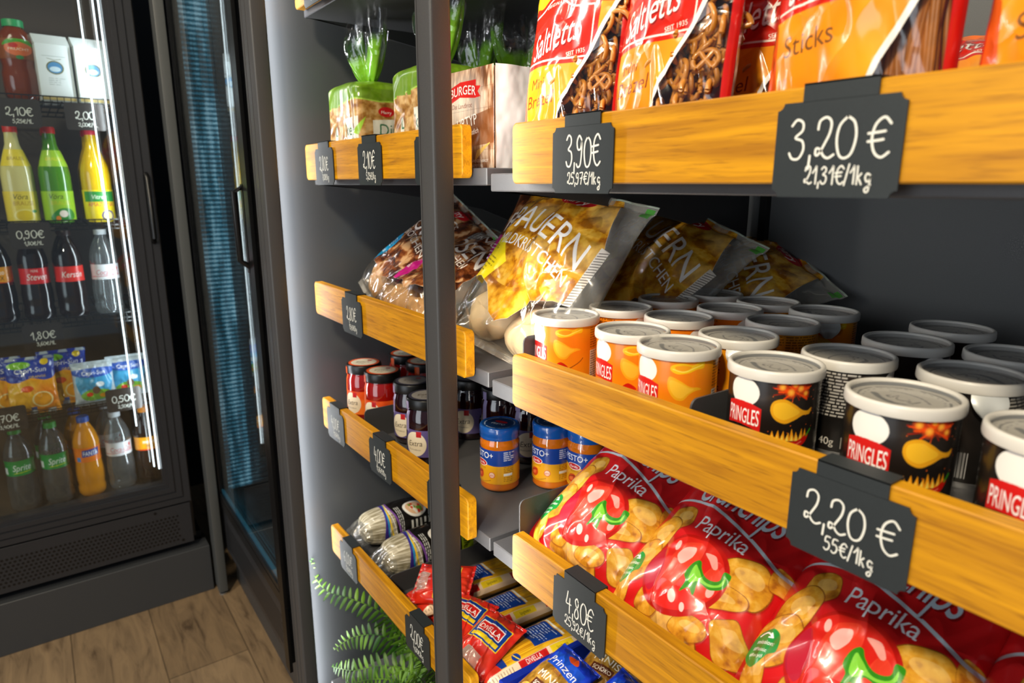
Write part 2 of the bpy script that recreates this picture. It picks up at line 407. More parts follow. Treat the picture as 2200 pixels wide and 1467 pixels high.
    def text(s, txt, x, y, size, col, bold=0.0, shear=0.0, sx=1.0, rot=0, align='c', space=1.0, warp=None, opac=1.0, alpha=1.0, width=None):
        E = text_edges(txt, bold, space).copy()
        if not len(E): return s
        w_ = E[..., 0].max()
        if width: sx = width/(w_*size)
        if align == 'c': E[..., 0] -= w_/2
        elif align == 'r': E[..., 0] -= w_
        E[..., 0] += shear*E[..., 1]
        E[..., 0] *= size*sx; E[..., 1] *= size
        if warp: a, b_ = warp(E[..., 0], E[..., 1]); E[..., 0] = a; E[..., 1] = b_
        c, q = math.cos(math.radians(rot)), math.sin(math.radians(rot))
        X = E[..., 0]*c-E[..., 1]*q+x; Y = E[..., 0]*q+E[..., 1]*c+y
        return s.edges(np.stack([X, Y], -1), col, alpha, opac)
    def fine(s, x0, y0, x1, y1, col, rows=6, seed=1, th=0.5, rot=0):
        """a block of small print"""
        r_ = random.Random(seed); dy = (y1-y0)/rows
        c, q = math.cos(math.radians(rot)), math.sin(math.radians(rot))
        for k in range(rows):
            x = x0; y = y1-dy*(k+.5)
            end = x1-(x1-x0)*r_.choice((0, 0, .1, .3))
            while x < end:
                w_ = dy*r_.uniform(0.8, 3.0); xe = min(x+w_, end)
                pts = [(x, y-dy*th/2), (xe, y-dy*th/2), (xe, y+dy*th/2), (x, y+dy*th/2)]
                pts = [(x0+(a-x0)*c-(b_-y0)*q, y0+(a-x0)*q+(b_-y0)*c) for a, b_ in pts]
                s.poly(pts, col, opac=0.75); x = xe+dy*0.45
        return s
    def mottled(s, cols, scale, seed=0, o=4, sharp=1.0, ax=1.0):
        """colour field, cols low->high"""
        f = fbm(s.X*scale*ax, s.Y*scale, seed, o); f = np.clip((f-.5)*2.2*sharp+.5, 0, 1)*(len(cols)-1)
        i = np.clip(f.astype(int), 0, len(cols)-2); t = (f-i)[..., None]; L = np.array([s2l(c) for c in cols])
        return L[i]*(1-t)+L[i+1]*t
    def out(s):
        a = s.a.reshape(s.nv, s.ss, s.nu, s.ss, 4).mean((1, 3)); return a
def smooth_closed(pts, sub=8):
    P = np.array(pts, float); n = len(P); o = []
    for i in range(n):
        p0, p1, p2, p3 = P[i-1], P[i], P[(i+1) % n], P[(i+2) % n]
        for k in range(sub):
            t = k/sub; o.append(.5*((2*p1)+(-p0+p2)*t+(2*p0-5*p1+4*p2-p3)*t*t+(-p0+3*p1-3*p2+p3)*t**3))
    return o
def smooth_open(pts, sub=6):
    P = np.array(pts, float); n = len(P); o = []
    for i in range(n-1):
        p0, p1, p2, p3 = P[max(i-1, 0)], P[i], P[i+1], P[min(i+2, n-1)]
        for k in range(sub):
            t = k/sub; o.append(.5*((2*p1)+(-p0+p2)*t+(2*p0-5*p1+4*p2-p3)*t*t+(-p0+3*p1-3*p2+p3)*t**3))
    o.append(P[-1]); return o

# ---------------------------------------------------------------- handwriting (chalk pen strokes)
GL = {
 '0': [[(.3, 1), (.08, .8), (.02, .45), (.12, .1), (.3, 0), (.5, .12), (.6, .5), (.52, .85), (.3, 1)]],
 '1': [[(.05, .62), (.22, .82), (.34, 1), (.34, .5), (.33, 0)]],
 '2': [[(.06, .72), (.1, .92), (.3, 1), (.46, .88), (.44, .62), (.3, .35), (.14, .1), (.04, .1), (.05, .24), (.17, .22), (.3, .06), (.45, .0), (.62, .08)]],
 '3': [[(.06, .86), (.22, 1), (.42, .92), (.42, .72), (.2, .55), (.44, .46), (.5, .24), (.36, .02), (.14, .02), (.03, .16)]],
 '4': [[(.2, 1), (.12, .7), (.04, .42), (.3, .42), (.56, .44)], [(.42, .72), (.4, .35), (.4, 0)]],
 '5': [[(.5, .96), (.16, .94), (.1, .58), (.34, .6), (.5, .4), (.42, .12), (.2, 0), (.03, .1)]],
 '6': [[(.42, 1), (.16, .75), (.04, .36), (.14, .04), (.36, .02), (.48, .22), (.38, .42), (.18, .4), (.08, .26)]],
 '7': [[(.04, .92), (.3, .96), (.52, .92), (.36, .5), (.22, 0)], [(.14, .48), (.48, .52)]],
 '8': [[(.44, .82), (.28, 1), (.1, .84), (.2, .62), (.4, .42), (.46, .16), (.26, 0), (.06, .14), (.16, .42), (.38, .62), (.44, .82)]],
 '9': [[(.46, .86), (.26, 1), (.08, .8), (.16, .56), (.38, .58), (.48, .82), (.46, .4), (.36, .05), (.16, -.02), (.05, .08)]],
 ',': [[(.1, .12), (.08, -.22)]],
 '€': [[(.66, .82), (.46, .98), (.22, .82), (.14, .48), (.24, .14), (.46, .0), (.68, .12)], [(.02, .6), (.3, .62), (.52, .64)], [(.02, .4), (.3, .42), (.48, .44)]],
 '/': [[(.02, -.08), (.3, 1.05)]],
 'k': [[(.08, 1), (.08, .5), (.08, 0)], [(.4, .6), (.1, .3), (.24, .28), (.44, 0)]],
 'g': [[(.42, .5), (.2, .58), (.06, .36), (.2, .12), (.4, .26), (.44, .5), (.42, 0), (.36, -.4), (.16, -.46), (.1, -.28), (.5, -.05)]],
 'L': [[(.1, 1), (.08, .5), (.08, .02), (.3, 0), (.5, .04)]],
 'l': [[(.1, 1), (.08, .5), (.1, 0)]],
}
ADV = {',': .24, '/': .4, '1': .5, '€': .8, ' ': .3, 'l': .25, 'g': .58}
def hand(mb, txt, x, z, size, sw, place, seed=0, sx=0.8, mi=0):
    """flat pen strokes; place(x, z, lift) -> xyz; returns width"""
    r_ = random.Random(seed); cx = x; li = 0
    for ch in txt:
        if ch != ' ':
            jx, jz, sc = r_.uniform(-.01, .01)*size, r_.uniform(-.03, .03)*size, r_.uniform(.94, 1.05)
            for st in GL[ch]:
                P = smooth_open([(cx+jx+a*size*sx*sc, z+jz+b_*size*sc) for a, b_ in st], 5)
                li += 1; lift = (li % 7)*0.00002
                v = []
                for i, p in enumerate(P):
                    t = P[min(i+1, len(P)-1)]-P[max(i-1, 0)]; L = math.hypot(*t) or 1; nx, nz = -t[1]/L*sw/2, t[0]/L*sw/2
                    v += [place(p[0]+nx, p[1]+nz, lift), place(p[0]-nx, p[1]-nz, lift)]
                mb.add(v, [(2*i, 2*i+1, 2*i+3, 2*i+2) for i in range(len(P)-1)], mi)
                for p in (P[0], P[-1]):
                    mb.add([place(p[0]+sw/2*math.cos(a), p[1]+sw/2*math.sin(a), lift+.00001) for a in [2*PI*k/10 for k in range(10)]], [tuple(range(10))], mi)
        cx += ADV.get(ch, .66)*size*sx
    return cx-x
def hand_width(txt, size, sx=0.8): return sum(ADV.get(c, .66) for c in txt)*size*sx

# ================================================================ the setting
mb = MB(); mb.box(-3.6, 2.2, -3.4, 1.6, -1.24, -1.2); f = structure(mb.build('floor', mat_floor()))
mb = MB(); mb.box(-3.6, 2.2, 1.02, 1.08, -1.2, 1.6); structure(mb.build('wall_back', plain('wall_grey', '34363A', 0.7)))
mb = MB(); mb.box(-2.86, -2.80, -3.4, 1.02, -1.2, 1.6); structure(mb.build('wall_left', plain('wall_grey', '34363A', 0.7)))

YF = 0.42      # front face of every wooden shelf edge
BACK = 0.93    # back panel
def post(name, x0, x1, y0, y1, grooves, label):
    m = MB()
    pts = rrect(x0, x1, y0, y1, 0.0035, 3)
    m.prism(pts, lambda a, b: (a, b, -1.2), lambda a, b: (a, b, 1.25))
    for g in grooves: m.box(g-0.0012, g+0.0012, y0-0.0008, y0+0.001, -1.19, 1.24)
    o = m.build(name, M_METAL, None, 35); tag(o, label, 'post'); return o
post('shelf_post', -0.6600, -0.6260, 0.348, 0.3725, [-0.6545], 'slim charcoal metal post running full height between the bread bay and the pretzel bay')
post('shelf_post', -1.300, -1.235, 0.345, 0.3725, [-1.285, -1.262], 'wide charcoal metal post at the rack end beside the narrow fridge')

t = tag(empty('shelf_side_panel', (-1.275, 0.65, -1.2)), 'charcoal metal end panel closing the rack at the fridge side', 'panel')
m = MB(); m.box(-0.008, 0, -0.27, 0.28, 0.0, 2.4, 0.001); m.build('sheet', M_PANEL, t)
m = MB(); m.box(0, 0.002, 0.255, 0.268, 0.3, 2.3); m.build('slot_rail', M_BLACK, t)
for i, (a, b) in enumerate(((-1.275, -0.64), (-0.636, 0.02))):
    t = tag(empty('back_panel', ((a+b)/2, BACK+0.01, -1.2)), ['dark metal back panel behind the bread and jam shelves', 'dark metal back panel behind the black chip cans and pretzels'][i], 'panel', None)
    h = (b-a)/2
    m = MB(); m.box(-h, h, 0, 0.012, 0, 2.4, 0.001); m.build('sheet', M_BACK, t)
    m = MB(); m.box(-h+0.0, -h+0.012, -0.012, 0.001, 0, 2.4); m.build('upright', M_BLACK, t)

# LED profiles behind the two posts
for n_, x, lab in (('led_profile', -1.2610, 'thin lit LED profile hidden behind the rack end post'), ('led_profile', -0.6480, 'thin lit LED profile hidden behind the middle post')):
    m = MB(); m.box(x-0.003, x+0.003, 0.3727, 0.3775, -1.12, 0.8)
    o = m.build(n_, mat_emit('led_diffuser', (1.0, 0.97, 0.92), 2.5)); tag(o, lab, 'light')

def wood_shelf(x0, x1, zb, label, px0, px1):
    """metal shelf plate with a wooden front edge; zb = underside of the wood"""
    t = tag(empty('wood_fronted_shelf', ((x0+x1)/2, 0.68, zb)), label, 'shelf', 'wood fronted shelves of the rack')
    cx = (x0+x1)/2
    m = MB()
    pts = rrect(x0-cx, x1-cx, 0, 0.061, 0.0065, 5)
    Y0, Y1, c = YF-0.68, YF+0.0145-0.68, 0.0012
    ring = [(c, Y0), (0, Y0+c), (0, Y1-c), (c, Y1)]
    lo = []
    ccx, ccz = 0, 0.0305
    v = []
    for ins, y in ring:
        for a, b in pts:
            dx = a-ccx; dz = b-ccz
            v.append((a-math.copysign(ins, dx), y, b-math.copysign(ins, dz)*min(1, abs(dz)/0.02)))
    n = len(pts); fcs = [tuple(range(n)), tuple(range(3*n, 4*n))[::-1]]
    for k in range(3):
        for i in range(n): fcs.append((k*n+i, (k+1)*n+i, (k+1)*n+(i+1) % n, k*n+(i+1) % n))
    m.add(v, fcs); m.build('wooden_front', M_WOOD, t, 35)
    m = MB(); m.box(px0-cx, px1-cx, YF+0.0175-0.68, 0.925-0.68, -0.0085, 0.0115, 0.0012); m.build('shelf_plate', M_SHELF, t)
    for xx in (x0-cx+0.07, x1-cx-0.07):
        m = MB(); m.box(xx-0.012, xx+0.012, YF+0.0145-0.68, YF+0.0176-0.68, 0.002, 0.010); m.build('mounting_clip', M_METAL, t)
    for s, xx in ((0, px0-cx+0.001), (1, px1-cx-0.004)):
        m = MB(); prof = [(YF+0.02, -0.006), (0.56, -0.020), (0.70, -0.040), (0.80, -0.060), (0.922, -0.105), (0.922, -0.0085), (YF+0.02, -0.0085)]
        prof = [(a-0.68, b) for a, b in prof]
        m.prism(prof, lambda a, b: (xx, a, b), lambda a, b: (xx+0.003, a, b)); m.build('bracket', M_METAL, t)
    return t
XL0, XL1, XR0, XR1 = -1.2275, -0.688, -0.588, -0.046
LZ = [0.290, 0.0067, -0.239, -0.466, -0.740]; RZ = [0.0, -0.246, -0.467, -0.740]
wood_shelf(XL0, XL1, LZ[0], 'wood-fronted shelf at the top of the left bay, only its corner showing', -1.236, -0.663)
wood_shelf(XL0, XL1, LZ[1], 'wood-fronted shelf carrying the sandwich bread, left of the middle post', -1.236, -0.663)
wood_shelf(XL0, XL1, LZ[2], 'wood-fronted shelf carrying the bagged rolls, left of the middle post', -1.236, -0.663)
wood_shelf(XL0, XL1, LZ[3], 'wood-fronted shelf carrying the jam and pesto jars', -1.236, -0.663)
wood_shelf(XL0, XL1, LZ[4], 'wood-fronted shelf carrying noodles and spaghetti above the fern', -1.236, -0.663)
wood_shelf(XR0, XR1, RZ[0], 'wood-fronted shelf carrying pretzel and stick bags, topmost on the right', -0.655, -0.03)
wood_shelf(XR0, XR1, RZ[1], 'wood-fronted shelf carrying the orange and black chip cans', -0.655, -0.03)
wood_shelf(XR0, XR1, RZ[2], 'wood-fronted shelf carrying the red paprika crisp bags', -0.655, -0.03)
wood_shelf(XR0, XR1, RZ[3], 'wood-fronted shelf carrying small biscuit packs below the crisp bags', -0.655, -0.03)
# base deck under the fern
t = tag(empty('base_deck', (-0.94, 0.68, -1.2)), 'charcoal metal base deck at the foot of the rack under the fern', 'shelf')
m = MB(); m.box(-0.296, 0.277, -0.28, 0.25, 0.13, 0.15, 0.001); m.build('deck_plate', M_SHELF, t)
m = MB(); m.box(-0.296, 0.277, -0.265, -0.25, 0.0, 0.13, 0.001); m.build('kick_board', M_METAL, t)

# upright dividers
def divider(x, zs, y0, y1, h, label, rot=0):
    m = MB(); pts = rrect(0, y1-y0, 0, h, 0.008, 4)
    m.prism(pts, lambda a, b: (-0.001, a, b), lambda a, b: (0.001, a, b))
    o = m.build('shelf_divider', M_METAL, None, 35); o.location = (x, y0, zs); o.rotation_euler = (0, 0, rot); tag(o, label, 'divider')
divider(-0.6045, RZ[1]+0.0115, 0.448, 0.62, 0.062, 'dark metal divider beside the first orange chip can')
divider(-0.608, RZ[2]+0.0115, 0.446, 0.66, 0.075, 'dark metal divider left of the first paprika crisp bag')
divider(-1.088, LZ[3]+0.0115, 0.448, 0.60, 0.055, 'small dark divider between the red and the purple jam jars')
divider(-1.000, LZ[4]+0.0115, 0.442, 0.70, 0.040, 'dark divider in front of the noodle packs beside the red pasta bags')
divider(-0.362, RZ[1]+0.0115, 0.452, 0.60, 0.050, 'dark divider between the orange and the black chip cans')

# ---------------------------------------------------------------- price tags on the wood
def price_tag(xc, ztop, big, small, label, w=0.083, h=0.060, bs=0.021, ss=0.0085, bx=0.0, sxo=0.0, lift=0.0, seed=1, tilt=0.0):
    t = tag(empty('price_tag', (xc, YF-0.0012, ztop), (0, tilt, 0)), label, 'price tag', 'slate price tags clipped on the wooden shelf edges')
    m = MB(); tk = 0.0011; r = 0.0045
    P = []
    for cx, cz, s0 in ((w/2, 0, 0), (w/2, -h, 1), (-w/2, -h, 2), (-w/2, 0, 3)):
        a0 = [180, 90, 0, 270][s0]
        for k in range(5):
            a = math.radians(a0+90*k/4.0); P.append((cx+r*math.cos(a), cz+r*math.sin(a)-0.0095))
    m.prism(P, lambda a, b: (a, 0, b), lambda a, b: (a, -tk, b))
    hw = w*0.29
    m.box(-hw, hw, -tk, 0, -0.0097, 0.0016)                       # neck
    m.build('plate', M_TAG, t)
    m = MB(); m.box(-hw, hw, -tk, 0.0172, 0.0006, 0.0018); m.box(-hw, hw, 0.0160, 0.0172, -0.010, 0.0006); m.build('hook', M_TAG, t)
    m = MB(); place = lambda a, b, l: (a, -tk-0.00012-l, b)
    sxw = 0.60 if len(big) < 6 else 0.84; W1 = hand_width(big, bs, sxw); hand(m, big, -W1/2+bx, -0.0095-h*0.60, bs, bs*0.062, place, seed, sxw)
    W2 = hand_width(small, ss, 0.74); hand(m, small, -W2/2+sxo, -0.0095-h*0.86, ss, ss*0.095, place, seed+5, 0.74)
    m.build('chalk_writing', M_INK, t)
    return t
T = [(-0.476, RZ[0], '3,90€', '25,97€/1kg', 0.027, 0.0115, 'slate price tag reading 3,90 below the small pretzel bags'),
     (-0.2365, RZ[0], '3,20 €', '21,31€/1kg', 0.0245, 0.0118, 'slate price tag reading 3,20 below the salted sticks bag'),
     (-0.200, RZ[1], '2,20 €', '55€/1kg', 0.0235, 0.0118, 'slate price tag reading 2,20 below the black chip cans'),
     (-0.4635, RZ[2], '4,80€', '25,92€/1kg', 0.0250, 0.0125, 'slate price tag reading 4,80 below the paprika crisp bags'),
     (-1.131, LZ[1], '2,80€', '7,00€/kg', 0.019, 0.009, 'slate price tag reading 2,80 at the far end of the sandwich bread shelf'),
     (-0.945, LZ[1], '2,10€', '5,25€/kg', 0.021, 0.010, 'slate price tag reading 2,10 below the sandwich bread'),
     (-0.760, LZ[1], '3,00€', '7,50€/kg', 0.021, 0.010, 'slate price tag cut off by the middle post, bread shelf'),
     (-1.047, LZ[2], '2,80€', '15,40€/kg', 0.019, 0.0085, 'slate price tag reading 2,80 below the bagged rolls'),
     (-1.157, LZ[3], '4,00€', '11,76€/kg', 0.019, 0.009, 'slate price tag reading 4,00 below the red jam jars'),
     (-0.960, LZ[3], '4,00€', '11,76€/1kg', 0.020, 0.009, 'slate price tag reading 4,00 below the purple jam jars'),
     (-0.755, LZ[3], '4,00€', '21,05€/kg', 0.020, 0.009, 'slate price tag on the jam shelf cut off by the middle post'),
     (-1.135, LZ[4], '6,00€', '12,00€/kg', 0.020, 0.009, 'slate price tag reading 6,00 below the glass noodles'),
     (-0.848, LZ[4], '2,00€', '4,00€/kg', 0.021, 0.010, 'slate price tag reading 2,00 below the red pasta bags'),
     (-1.135, LZ[0], '2,90€', '5,80€/kg', 0.020, 0.009, 'slate price tag on the topmost shelf corner, mostly above the picture')]
for i, (x, z, a, b, bs, ss, lab) in enumerate(T):
    price_tag(x, z+0.061, a, b, lab, bs=bs*(1 if i < 4 else 1.2), ss=ss*(.92 if i < 4 else 1.0), bx=0.003 if i < 4 else 0.0, sxo=0.004, seed=11+i, tilt=random.Random(i).uniform(-0.02, 0.02) if i > 3 else (0, 0, 0.0, 0.02)[i])

# ================================================================ fridges
GLASS = mat_film('door_glass', (0.95, 0.97, 0.97), 0.0, 0.045, 0.93, 5.0)
def perforated(mb_, y0, y1, z0, z1, p=0.0105, r=0.0031, fn=None):
    ny = int((y1-y0)/p); nz = int((z1-z0)/p)
    for j in range(nz):
        for i in range(ny):
            cy = y0+p*(i+.5+(0.5 if j % 2 else 0)); cz = z0+p*(j+.5)
            mb_.add([fn(cy+r*math.cos(a), cz+r*math.sin(a)) for a in [2*PI*k/8 for k in range(8)]], [tuple(range(8))], 1)

# --- fridge 1, door towards +X
F1 = tag(empty('display_fridge', (-2.0, -0.09, -1.2)), 'wide charcoal glass-door fridge full of drink bottles, at the left', 'fridge')
def L(x0, x1, y0, y1, z0, z1): return (x0+2.0, x1+2.0, y0+0.09, y1+0.09, z0+1.2, z1+1.2)
m = MB()
m.box(*L(-2.62, -2.055, 0.245, 0.285, -1.04, 0.9)); m.box(*L(-2.62, -2.055, -0.62, -0.58, -1.04, 0.9))
m.box(*L(-2.62, -2.58, -0.58, 0.245, -1.04, 0.9)); m.box(*L(-2.58, -2.055, -0.58, 0.245, -1.04, -0.862)); m.box(*L(-2.58, -2.055, -0.58, 0.245, 0.80, 0.9))
m.build('cabinet', plain('fridge_inside', '4A4038', 0.55), F1)
m = MB(); m.box(*L(-2.060, -2.036, -0.58, 0.225, -0.862, -0.846), 0.001); m.build('floor_glare', plain('pale_floor_glare', 'B4B0A6', 0.3), F1)  # pale strip added for light reflecting off the cabinet floor
def frame_x(y0, y1, z0, z1, b, X, tk, steps):
    """rectangular door frame with stepped inner edge"""
    m = MB()
    for k, (off, dx) in enumerate(steps):
        a0, a1 = off, (steps[k+1][0] if k+1 < len(steps) else b)
        m.box(*L(X-tk, X+dx, y0+a0, y0+a1, z0+a0, z1-a0)); m.box(*L(X-tk, X+dx, y1-a1, y1-a0, z0+a0, z1-a0))
        m.box(*L(X-tk, X+dx, y0+a1, y1-a1, z0+a0, z0+a1)); m.box(*L(X-tk, X+dx, y0+a1, y1-a1, z1-a1, z1-a0))
    return m
frame_x(-0.60, 0.275, -0.900, 0.62, 0.062, -2.0, 0.05, [(0, 0.0), (0.016, -0.003), (0.020, 0.001), (0.034, -0.004), (0.038, -0.001), (0.050, -0.008), (0.054, -0.012)]).build('door_frame', M_FR, F1)
for k, (X, a) in enumerate(((-2.014, 1.15), (-2.030, 1.75))):
    m = MB(); yc = -0.16; hw = 0.375
    m.box(-0.002, 0.002, -hw, hw, -0.71, 0.71); o = m.build('glass_pane', GLASS, F1)
    o.location = (X+2.0, yc+0.09, -0.14+1.2); o.rotation_euler = (0, 0, math.radians(a))
for yy, zz in ((0.208, -0.80), (0.196, -0.79), (0.166, -0.66)):
    m = MB(); m.box(*L(-2.046, -2.043, yy, yy+0.003, zz, 0.56)); m.build('inner_glow_line', mat_emit('fridge_line_glow', (0.85, 0.93, 1.0), 4.0), F1)  # glowing bars repeated to make the thin bright lines in the door glass
m = MB(); m.box(*L(-2.06, -2.003, -0.6, 0.272, -1.031, -0.906, ), 0.001); 
perforated(m, -0.50+0.09, 0.235+0.09, -1.018+1.2, -0.925+1.2, fn=lambda a, b: (-0.0024, a, b))
for yy, zz in ((0.243, -1.018), (0.18, -0.915)):
    m.add([(-0.002, yy+0.09+0.004*math.cos(a), zz+1.2+0.004*math.sin(a)) for a in [2*PI*k/8 for k in range(8)]], [tuple(range(8))], 1)
m.build('vent_panel', [M_FR, M_BLACK], F1)
m = MB(); m.box(*L(-2.05, -1.992, -0.70, 0.309, -1.2, -1.053), 0.001); m.build('plinth', plain('plinth_grey', '3B3D40', 0.4), F1)
m = MB(); m.box(*L(-2.6, -2.06, -0.60, 0.30, -1.2, -1.031)); m.build('base', M_BLACK, F1)
m = MB(); m.tube([(0.0, 0.352, 1.225), (0.016, 0.352, 1.215), (0.016, 0.352, 1.06), (0.0, 0.352, 1.05)], 0.006, 8); m.build('handle', M_BLACK, F1, 60)
# wire racks
FZ = [0.2, -0.100, -0.350, -0.590, -0.862]
for z in FZ[:4]:
    m = MB()
    for yy in np.linspace(-0.55, 0.24, 42): m.box(*L(-2.5, -2.07, yy-0.001, yy+0.001, z-0.004, z-0.001))
    for xx in (-2.07, -2.2, -2.35, -2.5): m.box(*L(xx-0.002, xx+0.002, -0.57, 0.243, z-0.007, z-0.003))
    m.box(*L(-2.069, -2.066, -0.57, 0.243, z+0.008, z+0.011)); m.box(*L(-2.069, -2.066, -0.57, 0.243, z-0.016, z-0.013))
    for yy in np.linspace(-0.55, 0.24, 56): m.box(*L(-2.069, -2.067, yy-0.0008, yy+0.0008, z-0.015, z+0.01))
    m.build('wire_rack', M_BLACK, F1)
# --- fridge 2, door towards -Y
F2 = tag(empty('display_fridge', (-1.63, 0.345, -1.2)), 'narrow black glass-door fridge mirroring the drinks, beside the rack end', 'fridge')
def L2(x0, x1, y0, y1, z0, z1): return (x0+1.63, x1+1.63, y0-0.345, y1-0.345, z0+1.2, z1+1.2)
m = MB()
m.box(*L2(-2.03, -1.975, 0.40, 0.98, -1.06, 0.9)); m.box(*L2(-1.345, -1.320, 0.374, 0.98, -1.06, 0.9)); m.box(*L2(-1.975, -1.345, 0.95, 0.98, -1.06, 0.9)); m.box(*L2(-1.975, -1.345, 0.40, 0.95, -1.06, -0.90))
m.build('cabinet', plain('fridge2_inside', '26303A', 0.5), F2)
m = MB()
for a0, a1, dy in ((0, 0.020, 0.0), (0.020, 0.030, 0.003), (0.030, 0.036, 0.0)):
    x0, x1, z0, z1 = -1.99, -1.352, -0.92, 0.62
    m.box(*L2(x0+a0, x0+a1, 0.345+dy, 0.372, z0+a0, z1-a0)); m.box(*L2(x1-a1, x1-a0, 0.345+dy, 0.372, z0+a0, z1-a0))
    m.box(*L2(x0+a1, x1-a1, 0.345+dy, 0.372, z0+a0, z0+a1+0.006)); m.box(*L2(x0+a1, x1-a1, 0.345+dy, 0.372, z1-a1, z1-a0))
m.build('door_frame', M_FR2, F2)
m = MB(); m.box(*L2(-1.352, -1.322, 0.338, 0.345, -1.06, 0.62)); m.build('door_edge', M_BLACK, F2)
m = MB(); m.box(*L2(-1.958, -1.384, 0.3475, 0.3505, -0.882, 0.60)); m.build('glass_pane', GLASS, F2)
m = MB(); m.box(*L2(-1.958, -1.384, 0.362, 0.365, -0.882, 0.60)); m.build('glass_pane', GLASS, F2)
gk = plain('gasket_blue', '3C86AE', 0.4)
m = MB(); m.box(*L2(-1.962, -1.390, 0.352, 0.3555, -0.884, -0.868)); m.box(*L2(-1.962, -1.390, 0.357, 0.360, -0.884, -0.872)); m.build('spacer_bar', gk, F2)
m, n, l, b = newmat('ribbed_blue_glow')  # made-up blue emission pattern for the shimmer in the door glass
tc = n.new('ShaderNodeTexCoord'); sx_ = n.new('ShaderNodeSeparateXYZ'); l.new(tc.outputs['Object'], sx_.inputs[0])
w1 = n.new('ShaderNodeMath'); w1.operation = 'MULTIPLY'; w1.inputs[1].default_value = 520; l.new(sx_.outputs['Z'], w1.inputs[0])
w2 = n.new('ShaderNodeMath'); w2.operation = 'SINE'; l.new(w1.outputs[0], w2.inputs[0])
nz = n.new('ShaderNodeTexNoise'); nz.inputs['Scale'].default_value = 5; mp = n.new('ShaderNodeMapping'); mp.inputs['Scale'].default_value = (1, 12, 1.6)
l.new(tc.outputs['Object'], mp.inputs[0]); l.new(mp.outputs[0], nz.inputs['Vector'])
a1 = n.new('ShaderNodeMath'); a1.operation = 'MULTIPLY_ADD'; a1.inputs[1].default_value = 0.14; a1.inputs[2].default_value = -0.12; l.new(w2.outputs[0], a1.inputs[0])
a2 = n.new('ShaderNodeMath'); a2.operation = 'ADD'; l.new(a1.outputs[0], a2.inputs[0]); l.new(nz.outputs['Fac'], a2.inputs[1])
rp = n.new('ShaderNodeValToRGB'); e = rp.color_ramp.elements; e[0].position = 0.22; e[0].color = (0.004, 0.03, 0.05, 1); e[1].position = 0.62; e[1].color = (0.30, 0.55, 0.68, 1); q = e.new(0.42); q.color = (0.02, 0.16, 0.26, 1)
l.new(a2.outputs[0], rp.inputs[0]); b.inputs['Base Color'].default_value = (0.05, 0.1, 0.12, 1)
l.new(rp.outputs[0], b.inputs['Emission Color']); b.inputs['Emission Strength'].default_value = 1.9
M_RIB = m
m = MB()
for k in range(7): m.box(*L2(-1.974, -1.966, 0.374+k*0.010, 0.382+k*0.010, -0.88, 0.6))
m.build('blue_glow_ribs', M_RIB, F2)  # added glowing ribs giving the blue shimmer in the glass; no known lamp
m = MB(); m.box(*L2(-1.99, -1.352, 0.350, 0.40, -1.062, -0.930), 0.001)
perforated(m, -1.93+1.63, -1.40+1.63, -1.045+1.2, -0.955+1.2, fn=lambda a, b: (a, 0.0046, b)); m.build('vent_panel', [M_FR, M_BLACK], F2)
m = MB(); m.box(*L2(-2.0, -1.30, 0.378, 0.41, -1.2, -1.062), 0.001); m.build('plinth', plain('plinth_grey', '3B3D40', 0.4), F2)
m = MB(); m.tube([(0.268, -0.002, 1.195), (0.272, -0.022, 1.185), (0.272, -0.022, 1.055), (0.268, -0.002, 1.04)], 0.006, 8); m.box(0.262, 0.276, -0.008, 0.0, 1.03, 1.20); m.build('handle', M_BLACK, F2, 60)
# two slim corner posts with feet
for i, (x, y) in enumerate(((-1.992, 0.328), (-1.953, 0.326))):
    t = tag(empty('corner_post', (x, y, -1.2)), ['slim square metal post in the corner, the one touching the wide fridge', 'slim square metal post in the corner, the one nearer the narrow fridge'][i], 'post')
    m = MB(); m.prism(rrect(-0.014, 0.014, -0.012, 0.012, 0.002, 2), lambda a, b: (a, b, 0.012), lambda a, b: (a, b, 2.3)); m.build('tube', plain('post_grey', '4A4C4C', 0.4), t, 35)
    m = MB(); m.lathe([(0.011, 0), (0.011, 0.004), (0.004, 0.006), (0.004, 0.013)], 14); m.build('foot', M_CHROME, t, 35)

# price tags in the wide fridge
M_FTAG = plain('fridge_tag_brown', '332C29', 0.45)
for yc, zt, a, b_, lab in ((0.016, 0.196, '2,10€', '5,25€/1L', 'dark price tag reading 2,10 below the green-capped juice bottle'),
                       (0.150, 0.194, '2,00', '2,00€/1L', 'dark price tag reading 2,00 below the white cartons'),
                       (-0.002, -0.096, '0,90€', '1,80€/1L', 'dark price tag reading 0,90 above the cola bottles'),
                       (-0.010, -0.352, '1,80€', '3,60€/1L', 'dark price tag reading 1,80 above the drink pouches'),
                       (0.148, -0.553, '0,50€', '2,50€/1L', 'dark price tag reading 0,50 beside the light pouches'),
                       (-0.115, -0.557, '1,70€', '3,40€/1L', 'dark price tag reading 1,70 above the lemon soda bottles')):
    t = tag(empty('fridge_price_tag', (-2.062, yc, zt)), lab, 'price tag', 'dark price tags on the fridge racks')
    m = MB(); m.prism(rrect(-0.043, 0.043, -0.062, 0.003, 0.007, 4), lambda a, b: (0, a, b), lambda a, b: (0.0012, a, b)); m.build('plate', M_FTAG, t)
    m = MB(); place = lambda p, q, l_: (0.0014+l_, p, q)
    W1 = hand_width(a, 0.019, 1.0); hand(m, a, -W1/2, -0.036, 0.019, 0.0021, place, 3, 1.0)
    W2 = hand_width(b_, 0.009, 1.0); hand(m, b_, -W2/2+0.004, -0.053, 0.009, 0.0013, place, 4, 1.0)
    m.build('chalk_writing', M_INK, t)

